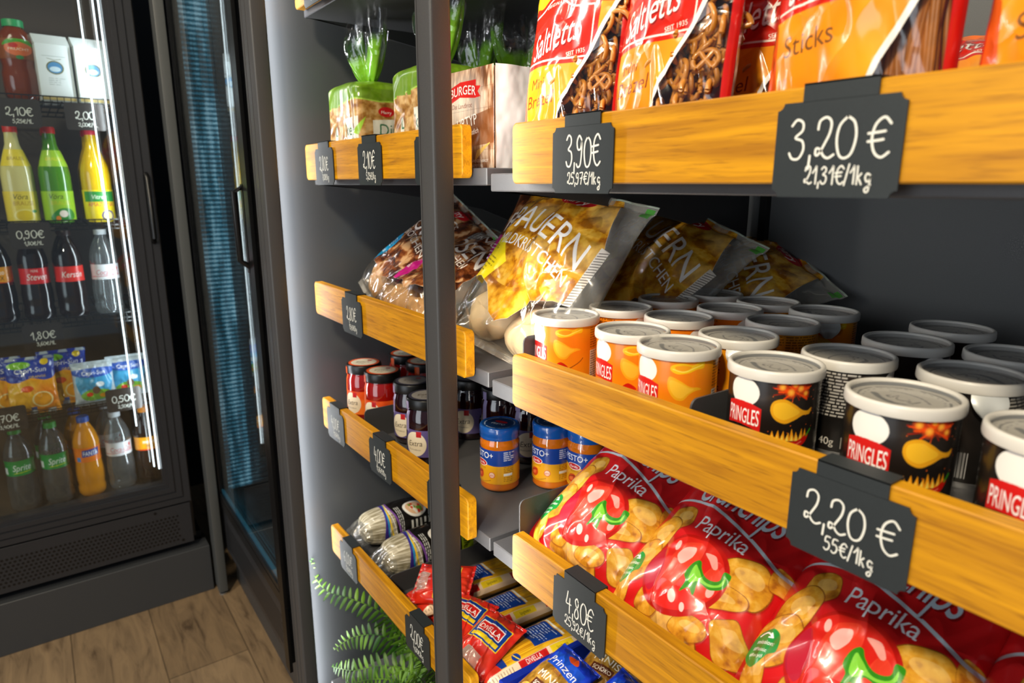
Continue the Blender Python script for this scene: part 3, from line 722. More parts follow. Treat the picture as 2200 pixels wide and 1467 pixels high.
# ================================================================ packaging helpers
M_PACK = mat_print('printed_foil', 0.28, 0.5, bump=0.18, bscale=38)
M_PACKF = mat_print('printed_clear_film', 0.24, 0.4, film=True, bump=0.22, bscale=42)
M_CARD = mat_print('printed_card', 0.45, 0.15)
M_LAB = mat_print('printed_label', 0.3, 0.4)
M_FILM = mat_film('clear_wrap', (0.93, 0.94, 0.94), 0.10, 0.07, 0.75, 1.6, 0.03)

def pillow_fn(w, h, T, seed=0, back=False, wr=0.004, seal=0.045, pinch=0.06, sag=0.0, foldn=7, topseal=True, botseal=True, ex=0.5):
    """a filled pillow bag standing on its lower seal, local x right, z up, front towards -y"""
    def fn(U, V):
        s0 = seal if botseal else 0.0; s1 = seal if topseal else 0.0
        vv = np.clip((V-s0)/(1-s0-s1), 0, 1)
        fy = np.clip(4*vv*(1-vv), 0, 1)**0.38; fx = np.clip(4*U*(1-U), 0, 1)**ex
        th = T/2*fx*fy*(1+sag*(0.5-vv)*1.4)
        lob = (fbm(U*2.6+seed, V*3.1, seed+3, 2)-.5)*T*0.30*fx*fy
        r1 = 1-np.abs(2*fbm(U*3+V*1.3+seed*3, V*2.2-U*0.8, seed+11, 3)-1)
        r1 = np.clip(r1-0.80, 0, 1)*5
        edge = 1-np.clip(fy*1.15, 0, 1)*0.6
        crease = (r1-0.4)*wr*fx*(0.35+edge)
        gath = np.sin(U*PI*2*foldn+3*fbm(U*2, V*2, seed+5, 2))*wr*0.55*np.exp(-np.minimum(vv, 1-vv)*14)*fx
        y = th+np.where(fx*fy > 0.02, lob+crease, 0)+gath
        crimp = np.sin(V*h*2*PI/0.0022)*0.00035
        insl = ((V < s0) | (V > 1-s1))
        y = np.where(insl, crimp+gath*0.6, y)
        x = (U-.5)*w*(1-pinch*fx.max()*fy*0.9+0.03*(fbm(V*3, V*0+seed, seed+8, 2)-.5))
        z = V*h - 0*y
        y = y if back else -y
        return np.stack([x, y, z], -1)
    return fn
def uvgrid(nu, nv): return np.meshgrid(np.linspace(0, 1, nu), np.linspace(0, 1, nv))
def make_bag(name, cv, w, h, T, seed, mat, backcol='B01515', label=None, cat='bag', group=None, **k):
    t = empty(name); rgba = cv.out()
    U, V = uvgrid(cv.nu, cv.nv); grid_mesh('front_panel', pillow_fn(w, h, T, seed, **k)(U, V), rgba, mat, t)
    nu, nv = 44, 60; U, V = uvgrid(nu, nv); c = np.ones((nv, nu, 4)); 
    if isinstance(backcol, tuple): c[..., :3] = s2l(backcol[0]); c[..., 3] = backcol[1]
    else: c[..., :3] = s2l(backcol)
    grid_mesh('back_panel', pillow_fn(w, h, T*0.8, seed+40, back=True, **{**k, 'wr': 0.002})(U, V), c, mat, t, flip=True)
    tag(t, label, cat, group); return t
def place(o, loc, lean=0, yaw=0, roll=0):
    """lean: degrees back from upright, yaw about Z, roll in the plane of the front"""
    o.matrix_basis = Matrix.Translation(loc) @ Matrix.Rotation(math.radians(yaw), 4, 'Z') @ Matrix.Rotation(math.radians(-lean), 4, 'X') @ Matrix.Rotation(math.radians(roll), 4, 'Y')
    return o

CHIPC = ['A8641A', 'CC8A22', 'D99C2A', 'E4B048']
def chip(c, cx, cy, rx, ry, rot, seed, k=9):
    r_ = random.Random(seed); pts = []
    for i in range(k):
        a = 2*PI*i/k; q = r_.uniform(0.86, 1.12); x = rx*q*math.cos(a); y = ry*q*math.sin(a); t = math.radians(rot)
        pts.append((cx+x*math.cos(t)-y*math.sin(t), cy+x*math.sin(t)+y*math.cos(t)))
    P = np.array(smooth_closed(pts, 6)); ctr = P.mean(0)
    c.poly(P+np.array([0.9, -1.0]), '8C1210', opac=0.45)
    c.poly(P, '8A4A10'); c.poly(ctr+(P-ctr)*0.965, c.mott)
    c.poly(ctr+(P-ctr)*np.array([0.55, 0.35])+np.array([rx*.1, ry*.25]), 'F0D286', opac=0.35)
def pepper(c, x, y, s):
    q = lambda pts: [(x+a*s, y+b*s) for a, b in pts]
    c.blob(q([(-34, -12), (-30, 10), (-18, 27), (2, 34), (20, 30), (32, 18), (36, 0), (30, -20), (14, -32), (-6, -36), (-24, -30)]), 'B3140F')
    c.blob(q([(-32, -10), (-28, 10), (-16, 25), (2, 31), (18, 27), (29, 16), (32, 0), (26, -17), (12, -28), (-6, -32), (-23, -27)]), 'D6231A')
    c.blob(q([(-30, -20), (-33, -6), (-27, 10), (-20, 2), (-16, -14), (-20, -26)]), '9C1440', opac=0.55)
    c.blob(q([(-14, -6), (-12, 18), (0, 28), (8, 16), (4, -8), (-6, -22)]), 'E8452C', opac=0.7)
    c.blob(q([(16, -2), (20, 16), (28, 12), (29, -2), (22, -14)]), 'E8452C', opac=0.7)
    c.blob(q([(-10, 8), (-8, 18), (-2, 22), (0, 14), (-4, 4)]), 'F6C9C2', opac=0.8); c.ell(x-16*s, y+16*s, 2.4*s, 5*s, 'F6C9C2', 20, opac=.75)
    c.blob(q([(8, 22), (16, 24), (22, 17), (20, 14), (14, 18)]), 'F2B0A6', opac=.8); c.ell(x+27*s, y-2*s, 3*s, 5*s, 'F6C9C2', 10, opac=.7); c.ell(x+3*s, y-21*s, 3.4*s, 5*s, 'F8DAD4', 40, opac=.8)
    c.ell(x+15*s, y-24*s, 2.2*s, 3.4*s, 'F8DAD4', 30, opac=.7)
    c.blob(q([(4, 10), (9, 14), (13, 9), (20, 5), (28, 9), (28, 17), (34, 17), (34, 6), (26, -1), (17, -2), (18, -12), (12, -9), (7, -15), (7, -6), (3, -1)]), '2E8B16')
    c.blob(q([(7, 9), (12, 7), (20, 2), (29, 6), (31, 14), (32, 7), (25, 1), (16, -1), (12, -5), (8, -3)]), '8BDB45', opac=.85)

# ---------------------------------------------------------------- paprika crisps
def crisp_canvas():
    c = Cv(165, 250, 340, 500, 'C8141A'); c.mott = c.mottled(CHIPC, 0.16, 5, 5, 0.75)
    c.a[..., :3] = c.mottled(['A80D12', 'CF171B', 'D41E20'], 0.02, 3, 2)
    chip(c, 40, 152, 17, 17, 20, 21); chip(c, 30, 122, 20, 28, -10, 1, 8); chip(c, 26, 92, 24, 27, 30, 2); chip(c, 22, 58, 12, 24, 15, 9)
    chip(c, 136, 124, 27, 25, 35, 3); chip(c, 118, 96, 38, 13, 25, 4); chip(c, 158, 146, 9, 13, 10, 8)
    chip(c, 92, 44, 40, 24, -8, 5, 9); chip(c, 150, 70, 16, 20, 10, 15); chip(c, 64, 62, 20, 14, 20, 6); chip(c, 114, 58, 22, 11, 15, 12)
    pepper(c, 84, 100, 1.22)
    c.blob([(8, 66), (20, 62), (27, 76), (34, 82), (30, 95), (20, 100), (8, 92), (3, 78)], '1C8F3A')
    c.text('mission:', 20, 84, 5.6, 'FFFFFF', .02, rot=8); c.text('#Plastic', 18, 77, 4.6, 'FFFFFF', .01, rot=8); c.text('#Recycl', 17, 71, 4.6, 'FFFFFF', .01, rot=8)
    c.line([(10, 90), (16, 95), (24, 92)], 1.4, 'FFFFFF', smooth=True); c.line([(24, 92), (21, 95.5)], 1.2, 'FFFFFF'); c.line([(24, 92), (20, 91)], 1.2, 'FFFFFF')
    c.text('Paprika', 92, 147, 25, 'E4EBEE', 0.045, 0.04, 0.82, space=0.98, warp=lambda x, y: (x, y-x*x*0.0012))
    c.line([(0, 166), (16, 174), (40, 178), (80, 174), (120, 164), (152, 152), (165, 154)], 3.4, 'C9D6DC', smooth=True)
    wf = lambda x, y: (x*(1+y*0.002), y*(1+(x+50)*0.0015)-x*x*0.0006)
    c.text('Crunchips', 86, 180.6, 54, '8E0E12', 0.06, 0.18, 0.50, space=0.9, warp=wf)
    c.text('Crunchips', 84, 182, 54, 'C3D5DE', 0.045, 0.18, 0.50, space=0.9, warp=wf)
    c.a = np.roll(c.a, -int(28*c.py), axis=0); c.a[-int(28*c.py):, :, :3] = s2l('B8141A')
    return c
crisp = make_bag('crisp_bag', crisp_canvas(), 0.172, 0.255, 0.080, 3, M_PACK, 'B5151B', wr=0.0045, foldn=5, sag=0.5,
                 label='leftmost red paprika crisp bag, leaning beside the grey divider', group='paprika crisp bags')
crisp['category'] = 'crisp bag'
ZC = RZ[2]+0.0115
place(crisp, (-0.530, 0.452, ZC+0.010), 55, 4, 5)
for loc, ln, yw, rl, lab in (((-0.385, 0.447, ZC+0.004), 55, -1, 0, 'red paprika crisp bag in the middle, its name tilted under the 2,20 price tag'),
                             ((-0.225, 0.450, ZC+0.004), 55, -1, -1, 'red paprika crisp bag at the right, largest pepper, nearest the camera'),
                             ((-0.065, 0.452, ZC+0.008), 55, 2, 2, 'red crisp bag cut off by the bottom right corner'),
                             ((-0.300, 0.600, ZC+0.040), 62, 6, -6, 'crisp bag in the second row showing dark chips between two front bags'),
                             ((-0.130, 0.605, ZC+0.040), 62, 0, 4, 'crisp bag in the second row behind the right front bag')):
    b_ = copy_tree(crisp); b_['label'] = lab; place(b_, loc, ln, yw, rl)

# ---------------------------------------------------------------- pretzel and stick bags
def salt_canvas(kind):
    c = Cv(140, 235, 320, 480, 'E0701A')
    c.a[..., :3] = c.mottled(['E98A14', 'EFA022', 'F3B232'], 0.02, 4, 2)
    c.poly([(0, 0), (30, 0), (18, 40), (9, 100), (0, 110)], 'D8320F', opac=.8); c.poly([(0, 0), (60, 0), (34, 18), (10, 60), (0, 70)], 'E0450F', opac=.6)
    c.rect(0, 160, 140, 235, 'E9B51C'); c.rect(62, 160, 140, 235, 'D9671B')
    c.text('SNACK', 28, 184, 13, 'C98A10', .03, rot=4); c.text('122', 22, 201, 16, 'C98A10', .03, rot=4)
    w = [(118, 0), (140, 0), (140, 185), (127, 160), (112, 120), (92, 92), (74, 62), (68, 34), (76, 0)] if kind == 'pretzel' else [(112, 0), (140, 0), (140, 200), (132, 150), (122, 110), (104, 74), (92, 44), (86, 0)]
    c.blob([(8, 103), (40, 106), (100, 106), (110, 112), (114, 158), (104, 164), (78, 166), (52, 178), (26, 166), (4, 162), (3, 110)], 'C9200F')
    c.line([(9, 108), (40, 110.5), (96, 111), (105, 116), (108, 154), (100, 159), (76, 161), (52, 172), (28, 161), (8, 158)], 1.6, 'F4E9DC', smooth=True)
    sh = lambda x, y: (x, y+x*0.24)
    c.text('Saltletts', 55, 118.5, 36, '8E1208', 0.04, 0.25, 0.60, space=1.04, warp=sh); c.text('Saltletts', 53.5, 120, 36, 'F6F1EA', 0.03, 0.25, 0.60, space=1.04, warp=sh)
    c.text('ORIGINAL', 50, 163, 5, 'F4E9DC', 0, rot=6, space=1.3); c.text('SEIT 1935', 88, 113.5, 6, 'F4E9DC', 0.01, rot=8)
    # clear window with its white curved border
    P = smooth_closed(w, 8) if False else smooth_open(w[2:], 8)+[(w[-1][0], 0), (140, 0)]
    if kind == 'pretzel':
        P = smooth_open([(140, 178), (124, 150), (104, 112), (82, 80), (68, 48), (62, 22), (66, 0)], 8)+[(140, 0)]
    else:
        P = smooth_open([(140, 190), (134, 150), (122, 108), (104, 72), (92, 44), (86, 18), (86, 0)], 8)+[(140, 0)]
    c.poly(P, '201008', alpha=0.0)
    c.line(P[:-1], 4.2, 'F2EEE6', alpha=1.0)
    c.rect(135, 0, 140, 235, 'C5160F', alpha=1.0); c.rect(0, 0, 3, 235, 'C5160F')
    if kind == 'pretzel':
        c.text('Mini', 33, 84, 15, '7A3410', 0.012, 0.2, 0.9, rot=6); c.text('Brezel', 38, 66, 19, '7A3410', 0.012, 0.2, 0.95, rot=8)
        for cx, cy, s_ in ((30, 36, 1.0),):
            for col, wd in (('7A3410', 5.2), ('D58A2A', 3.6)):
                c.line([(cx+13*s_*math.cos(a)*(1+.15*math.sin(a)), cy+12*s_*math.sin(a)) for a in np.linspace(-4.2, 1.0, 24)], wd, col)
                c.line([(cx-9, cy-9), (cx, cy+1), (cx+8, cy+9)], wd*.8, col); c.line([(cx+9, cy-9), (cx, cy+1), (cx-8, cy+9)], wd*.8, col)
        c.ell(67, 13, 13, 12, '6B3A10'); c.ell(67, 13, 12, 11, 'EBA91E'); c.ell(67, 12, 7, 6, 'F3E2C4'); c.text('AUS DEM OFEN', 67, 17, 3.6, '4A2408', .02, width=20)
    else:
        c.text('Sticks', 44, 78, 21, '6E4420', 0.0, 0.02, 0.92, rot=7)
        for x in (14, 20): c.line([(x, 12), (x+6, 60)], 4, 'B5661A'); c.line([(x-.7, 12), (x+5.3, 60)], 1.2, 'E0A050')
    return c
M_PRETZEL = plain('baked_pretzel', 'C07C26', 0.35, 0, 0.3, 0.25, 90)
M_STICK = plain('baked_stick', 'A8651F', 0.4, 0, 0.2, 0.3, 120)
def pretzel_pts(s):
    P = []
    for a in np.linspace(-0.30*PI, 1.30*PI, 22): P.append((math.cos(a)*0.5, math.sin(a)*0.42))
    P = [(0.16, -0.30), (0.30, -0.36)][:0]+P
    L_ = [(-0.30, -0.33), (-0.12, -0.12), (0.08, 0.10), (0.24, 0.34)]; R_ = [(0.30, -0.33), (0.12, -0.12), (-0.08, 0.10), (-0.24, 0.34)]
    return [[(a*s, 0, b*s) for a, b in Q] for Q in (P, smooth_open(L_, 4), smooth_open(R_, 4))]
def salt_bag(kind, seed, label):
    t = make_bag('pretzel_bag' if kind == 'pretzel' else 'stick_bag', salt_canvas(kind), 0.138, 0.235, 0.052, seed, M_PACKF, 'C5160F', label=label, cat='snack bag', group='pretzel and stick bags on the top right shelf', wr=0.004, foldn=6, sag=0.3)
    r_ = random.Random(seed); m = MB()
    if kind == 'pretzel':
        for lay in range(3):
            for k in range(34):
                x = r_.uniform(-0.008, 0.056); z = r_.uniform(0.014, 0.165)
                if x < 0.062-(z < 0.12)*0.066*1.0 + (z-0.05)*0.45 - 0.062: continue
                R_ = Euler((r_.uniform(-.7, .7), r_.uniform(-1.6, 1.6), r_.uniform(-1.0, 1.0))).to_matrix()
                s = r_.uniform(0.021, 0.026); off = Vector((x, -0.019*max(0.35, 1-(x/0.069)**4)+0.0045+lay*0.009, z))
                for Q in pretzel_pts(s): m.tube([R_ @ Vector(p)+off for p in Q], 0.0024, 6)
        o = m.build('pretzels', M_PRETZEL, t, 80)
    else:
        for k in range(60):
            x = r_.uniform(0.012, 0.058); y = -0.018*max(.3, 1-(x/0.069)**4)+0.006+r_.uniform(0, 0.018); a = r_.uniform(-.20, max(-.19, min(.2, (0.056-x)/.125))); z0 = r_.uniform(0.012, 0.05); L_ = 0.125
            m.tube([(x, y, z0), (x+a*L_*.5, y, z0+L_*.5), (x+a*L_, y+.003, z0+L_)], 0.0023, 6)
        o = m.build('sticks', M_STICK, t, 80)
    o['kind'] = 'stuff'
    return t
ZS = RZ[0]+0.0115
pb = salt_bag('pretzel', 5, 'orange mini pretzel bag with clear window, leftmost beside the white bread pack')
place(pb, (-0.565, 0.474, ZS), 6, 6, 2)
b_ = copy_tree(pb); b_['label'] = 'orange mini pretzel bag with clear window, between the leftmost one and the sticks'; place(b_, (-0.428, 0.472, ZS), 7, -2, 0)
b_ = copy_tree(pb); b_['label'] = 'dark red pretzel bag in the second row, seen in the gap before the sticks'; place(b_, (-0.395, 0.565, ZS), 8, 12, 0)
sb = salt_bag('stick', 9, 'orange and red bag of salted sticks above the 3,20 price tag')
place(sb, (-0.262, 0.474, ZS), 4, -2, 0)
b_ = copy_tree(sb); b_['label'] = 'bag of salted sticks cut off by the right picture edge'; place(b_, (-0.118, 0.470, ZS-0.012), 5, 2, 1)
b_ = copy_tree(sb); b_['label'] = 'bag of salted sticks lying low in the second row behind the gap'; place(b_, (-0.262, 0.64, ZS+0.026), 62, 20, 0)

# ---------------------------------------------------------------- stacked-chip cans
def can_canvas(black):
    w, h = 236, 72
    c = Cv(w, h, 560, 170, '1C1A19' if black else 'EE8A12')
    if black: c.a[..., :3] = c.mottled(['141211', '1E1A18', '2A2421'], 0.03, 2, 2)
    else:
        c.a[..., :3] = c.mottled(['F08010', 'F29A14', 'F5A81A'], 0.02, 2, 2)
        c.rect(0, 0, w, 10, 'E2640F', opac=.25)
    cx = 70
    c.ell(cx, 58, 14.5, 11.6, 'F2F0EA')                           # blank emblem disc
    c.poly([(cx-17, 47), (cx-8, 49.5), (cx, 50), (cx+8, 49.5), (cx+17, 46.5), (cx+17, 27), (cx+8, 30), (cx, 31), (cx-8, 30.5), (cx-17, 28.5)], 'D51E1C')
    c.text('PRINGLES', cx, 32.6, 17, 'FFFFFF', 0.045, 0, 0.5, width=31, warp=lambda x, y: (x, y*(1+abs(x)*0.006)-abs(x)*0.05))
    A0 = c.a.copy()
    x = cx+42
    if black:
        r_ = random.Random(4)
        for k in range(46):
            a = r_.uniform(0, 2*PI); q = r_.uniform(3, 17); px, py = x+q*math.cos(a)*1.05, 57+q*math.sin(a)*.55
            c.line([(x+q*.3*math.cos(a), 57+q*.3*math.sin(a)*.5), (px, py)], r_.uniform(.5, 1.6), r_.choice(['C4240C', 'E2440E', '8E1A0A']))
        for dx, dy, q in ((-10, 3, 5), (-3, -1, 5.5), (5, 2, 5), (10, -2, 4), (0, 5, 4)):
            c.soft(x+dx, 57+dy, q, q, 'FF5A10'); c.soft(x+dx, 57+dy, q*.6, q*.6, 'FFC040')
        for k in range(30): c.ell(x+r_.uniform(-20, 22), r_.uniform(20, 66), .35, .35, 'F06A18')
        c.blob([(x-16, 48), (x-8, 50.5), (x, 47), (x+8, 42), (x+14, 41), (x+18, 43), (x+16, 38), (x+9, 37.5), (x+2, 34), (x-6, 31), (x-14, 34), (x-18, 41)], 'E8A51C')
        c.blob([(x-15, 46), (x-7, 48), (x, 44.5), (x+6, 40), (x-1, 36), (x-8, 34), (x-15, 38)], 'F6BE2C')
        for dx in range(-15, 16, 4): c.poly([(x+dx-2.4, 17), (x+dx+2.4, 17), (x+dx+r_.uniform(-1, 1), 23+r_.uniform(1, 6))], 'F3A01A'); c.poly([(x+dx-1.2, 17), (x+dx+1.2, 17), (x+dx, 22)], 'FFE05A')
        c.blob([(x-18, 17.5), (x-8, 16.5), (x+6, 17), (x+15, 22), (x+17, 20), (x+12, 13.5), (x, 10), (x-10, 11), (x-17, 14)], 'CC1810')
        c.line([(x-12, 14), (x, 12.5), (x+10, 16)], .9, 'F47A60', smooth=True); c.line([(x+15, 20.5), (x+19, 25)], 1.6, '3E9A22')
    else:
        c.blob([(x-13, 59), (x-4, 61.5), (x+6, 60), (x+14, 63), (x+18, 62), (x+17, 57), (x+10, 56), (x+2, 53), (x-8, 52), (x-14, 55)], 'F2C016')
        c.blob([(x-10, 58), (x-3, 59.5), (x+5, 58.5), (x+1, 55.5), (x-7, 54.5)], 'EE9A16'); c.line([(x-12, 56), (x-2, 54), (x+8, 57.5), (x+16, 60)], .9, 'FBE25A', smooth=True)
        c.blob([(x-15, 49), (x-6, 46.5), (x+4, 41), (x+12, 40), (x+16, 38), (x+10, 37), (x+4, 34), (x-2, 28.5), (x-10, 30), (x-16, 39)], 'F0AE1E')
        c.blob([(x-13.5, 46), (x-5, 44), (x+3, 40), (x+8, 38.5), (x+2, 34.5), (x-3, 30.5), (x-9, 32), (x-14, 39)], 'F6BE34')
        c.blob([(x-15, 20), (x-8, 25), (x, 21), (x, 18), (x-7, 16), (x-14, 17)], 'C81E10'); c.line([(x-15, 18.5), (x-6, 14.6), (x+2, 18), (x+14, 24.5), (x+19, 29)], 1.1, '9A4A1A', smooth=True)
    D_ = np.abs(c.a[..., :3]-A0[..., :3]).sum(-1) > 1e-6; k_ = int(6*c.py); B_ = A0.copy(); S_ = np.roll(c.a, k_, 0); Dk = np.roll(D_, k_, 0); Dk[:k_] = False; B_[Dk] = S_[Dk]; c.a = B_
    c.blob([(x+15, 0), (x+15, 9), (x+17, 11), (x+17, 14), (x+21, 14), (x+21, 11), (x+23, 9), (x+23, 0)], 'E8E4DC'); c.fine(x+16, 1, x+22.5, 9, '333333', 3, 3, .6)
    ink = 'D8D4CC' if black else '6A2E08'
    c.fine(x+30, 44, x+50, 68, ink, 9, 5, .5); c.rect(x+30, 12, x+48, 42, 'E9E5D8' if not black else 'CFCBC4'); c.fine(x+31, 13, x+47.5, 41, '33302C', 11, 6, .5)
    c.fine(x+52, 28, x+90, 68, ink, 15, 7, .5); c.fine(0, 30, 34, 68, ink, 14, 8, .5); c.text('40g', 12, 6, 9, ink, .02); c.rect(24, 4, 33, 14, ink, opac=.5)
    for k in range(26): c.rect(x+92+k*.8-12, 4, x+92.4+k*.8-12, 24, 'FFFFFF' if not black else 'CFCFCF') if k % 3 else None
    c.text('Hot & Spicy' if black else 'Sweet Paprika', cx, 8.5, 5.4, 'F0E8D8', .01)
    return c
M_CAN = mat_print('printed_can', 0.30, 0.35)
M_LID = plain('milky_lid', 'D9D6CF', 0.38, 0, 0.2); 
_m, _n, _l, _b = newmat('clear_lid_top'); _b.inputs['Base Color'].default_value = (0.66, 0.67, 0.67, 1); _b.inputs['Roughness'].default_value = 0.22; _b.inputs['Alpha'].default_value = 0.22; M_LIDTOP = _m
M_SEAL = mat_print('printed_seal', 0.30, 0.25)
M_TIN = plain('can_tin', 'B9BABC', 0.28, 0.9)
def seal_mesh(parent):
    c = Cv(70, 70, 180, 180, 'B9B4AA'); 
    rr = np.hypot(c.X-35, c.Y-35)
    for k in range(54):
        a = 2*PI*k/54
        if k % 9 in (0,): continue
        r0 = 29.5; c.line([(35+r0*math.cos(a), 35+r0*math.sin(a)), (35+r0*math.cos(a+.075), 35+r0*math.sin(a+.075))], 1.5, '2E3032')
        if k % 2: c.line([(35+26*math.cos(a), 35+26*math.sin(a)), (35+26*math.cos(a+.06), 35+26*math.sin(a+.06))], 1.0, '6A6C6E')
    c.text('POP', 36, 31, 14, '2E3032', .01, rot=12, sx=.9); c.text('POP', 36, 31.3, 12, 'B9B4AA', .0, rot=12, sx=.9)
    c.blob([(22, 40), (28, 46), (40, 47), (52, 43), (54, 47), (40, 51), (28, 50)], '55585A'); c.line([(20, 26), (32, 22), (46, 24), (54, 30)], 1.4, '55585A', smooth=True)
    a = c.out(); U, V = uvgrid(180, 40); ang = U*2*PI; r_ = 0.0352*V
    P = np.stack([r_*np.cos(ang), r_*np.sin(ang), 0.0772+0*U], -1)
    X = np.clip(((r_*np.cos(ang))*1000+35)/70*179, 0, 179).astype(int); Y = np.clip(((r_*np.sin(ang))*1000+35)/70*179, 0, 179).astype(int)
    return grid_mesh('foil_seal', P, a[Y, X], M_SEAL, parent)
def make_can(black):
    t = empty('chip_can'); c = can_canvas(black).out(); nv, nu = c.shape[:2]
    U, V = uvgrid(nu+1, nv); ang = U[:, :-1]*2*PI; Vv = V[:, :-1]; r_ = 0.0372
    P = np.stack([r_*np.cos(ang), r_*np.sin(ang), 0.004+Vv*0.0725], -1)
    grid_mesh('printed_tube', P, c, M_CAN, t, closed_u=True)
    m = MB(); m.lathe([(0.0, 0.0015), (0.034, 0.0015), (0.0355, 0.0), (0.0378, 0.0), (0.0384, 0.0015), (0.0382, 0.004), (0.0372, 0.0045)], 48); m.build('bottom_rim', M_TIN, t, 50)
    m = MB(); m.lathe([(0.0376, 0.0735), (0.0392, 0.0738), (0.0396, 0.0755), (0.0394, 0.0800), (0.0390, 0.0816), (0.0380, 0.0824), (0.0362, 0.0822), (0.0352, 0.0808), (0.0352, 0.0798)], 56, caps=False)
    m.build('lid_rim', M_LID, t, 50)
    m = MB(); m.lathe([(0.0353, 0.0806), (0.0345, 0.0800), (0.0, 0.0800)], 48, caps=False); m.build('lid_top', M_LIDTOP, t, 50)
    seal_mesh(t)
    return t
ZP = RZ[1]+0.0115
def tab(parent, ang):
    U, V = uvgrid(14, 10); a = (U-.5)*0.62+ang
    R_ = 0.0400+0.0045*np.sin(V*PI*0.8)+0.0012*np.sin(U*9)*V; wv = 1-0.55*V**2; a = ang+(U-.5)*0.62*wv
    P = np.stack([R_*np.cos(a), R_*np.sin(a), 0.0738-V*0.017+0.0025*(2*U-1)**2*V], -1)
    return grid_mesh('foil_tab', P, None, plain('seal_tab', 'C9CDCE', 0.35, 0.2), parent)
CANX = {0: -0.588, 1: -0.4975, 2: -0.410, 3: -0.3125, 4: -0.2095, 5: -0.124}
cans = []
orange = [(-0.588, 0.498, 'front row, leftmost orange can'), (-0.484, 0.502, 'front row, second orange can from the left'), (-0.411, 0.490, 'front row, third orange can from the left'),
          (-0.587, 0.586, 'second row, leftmost orange can'), (-0.5025, 0.596, 'second row, orange can behind the second'), (-0.404, 0.572, 'second row, orange can with a loose foil tab behind the third'),
          (-0.593, 0.680, 'third row, leftmost orange can'), (-0.501, 0.688, 'third row, middle orange can'), (-0.416, 0.668, 'third row, rightmost orange can'),
          (-0.586, 0.766, 'back row, leftmost orange can'), (-0.502, 0.769, 'back row, middle orange can'), (-0.424, 0.766, 'back row, orange can facing forward with a foil tab')]
black = [(-0.317, 0.505, 'front row, first black can from the left'), (-0.211, 0.503, 'front row, second black can from the left'), (-0.118, 0.500, 'front row, black can cut off by the right edge'),
         (-0.296, 0.584, 'second row, black can showing its ingredients list'), (-0.205, 0.605, 'second row, black can with a loose foil tab'), (-0.112, 0.590, 'second row, black can at the right edge'),
         (-0.291, 0.683, 'third row, leftmost black can'), (-0.208, 0.703, 'third row, black can cut by the right edge'), (-0.291, 0.783, 'back row, black can standing alone')]
for blk, lst in ((False, orange), (True, black)):
    src = make_can(blk); first = True
    for i, (x, y, lab) in enumerate(lst):
        o = src if first else copy_tree(src); first = False
        o.location = (x, y, ZP); o.scale = (1, 1, 1.055)
        # turn the print so the emblem faces the aisle
        yaw = -PI/2-2*PI*70/236-0.20
        if not blk and i == 0: yaw += 0.02
        if blk and i == 0: yaw += 0.10
        if blk and i == 1: yaw += 0.06
        if i >= 3: yaw += random.Random(i*7+blk).uniform(1.2, 4.8)
        if not blk and i == 11: yaw = -PI/2-2*PI*70/236-0.35
        if blk and i == 3: yaw = -PI/2-2*PI*14/236+0.25
        o.rotation_euler = (0, 0, yaw)
        tag(o, lab+' of stacked chips', 'chip can', 'black chip cans' if blk else 'orange chip cans')
    if not blk: oranges = src
for o in [x for x in COL.objects if x.get('category') == 'chip can' and 'foil tab' in x['label']]:
    tab(o, -0.9-o.rotation_euler.z)

# ================================================================ bread
CRUST = ['8C4E06', 'B8770C', 'D2961C', 'E0AE3C']; CRUSTD = ['3E1C0C', '6B3416', '8E5428', 'C79A6C']
def perim(t, W_, D, r):
    """rounded rectangle outline, t in 0..1 from the front left corner running right"""
    pts = []
    for cx, cy, a0 in ((W_/2-r, -D/2+r, -90), (W_/2-r, D/2-r, 0), (-W_/2+r, D/2-r, 90), (-W_/2+r, -D/2+r, 180)):
        for k in range(7): a = math.radians(a0+90*k/6); pts.append((cx+r*math.cos(a), cy+r*math.sin(a)))
    P = np.array(pts+pts[:1]); P = np.vstack([[(-W_/2+r, -D/2)], P, [(-W_/2+r, -D/2)]])[:-1]
    d = np.r_[0, np.cumsum(np.hypot(*np.diff(P, axis=0).T))]; L_ = d[-1]
    return np.interp(t*L_, d, P[:, 0]), np.interp(t*L_, d, P[:, 1])
def toast_canvas():
    W_, D = 120, 110; w = 2*(W_+D)-16; c = Cv(w, 170, 460, 170, '9A6A34'); c.a[..., :3] = c.mottled(['8A5A26', 'A87838', 'C49A5C', 'D8B47C'], 0.12, 7, 4)
    c.poly([(0, 170), (0, 106), (40, 114), (80, 120), (120, 116), (160, 118), (200, 104), (222, 70), (240, 106), (300, 114), (w, 106), (w, 170)], '5E9416', opac=.9)
    c.line([(0, 106), (40, 114), (80, 120), (120, 116), (160, 118), (200, 104), (222, 70)], 2.2, 'A9D04E', smooth=False)
    for x0, rot in ((52, 0), (152, 0)):
        c.poly([(x0-44, 54), (x0+34, 54), (x0+34, 92), (x0-44, 86)], 'E9EDE2', opac=.85); c.ell(x0-22, 100, 13, 8, 'C41E24'); c.text('Harry', x0-22, 97, 7, 'F4F0E8', .03, .1)
        c.text('Dinkel', x0-5, 62, 27, '0F6B43', .035, .05, .85); c.text('SANDWICH', x0+2, 50, 11, '0F6B43', .03); c.rect(x0-30, 8, x0-10, 20, '8CC63A'); c.poly([(x0+22, 66), (x0+46, 92), (x0+34, 62)], '9CCB3C')
        c.ell(x0+34, 14, 6, 14, 'C41E24')
    return c
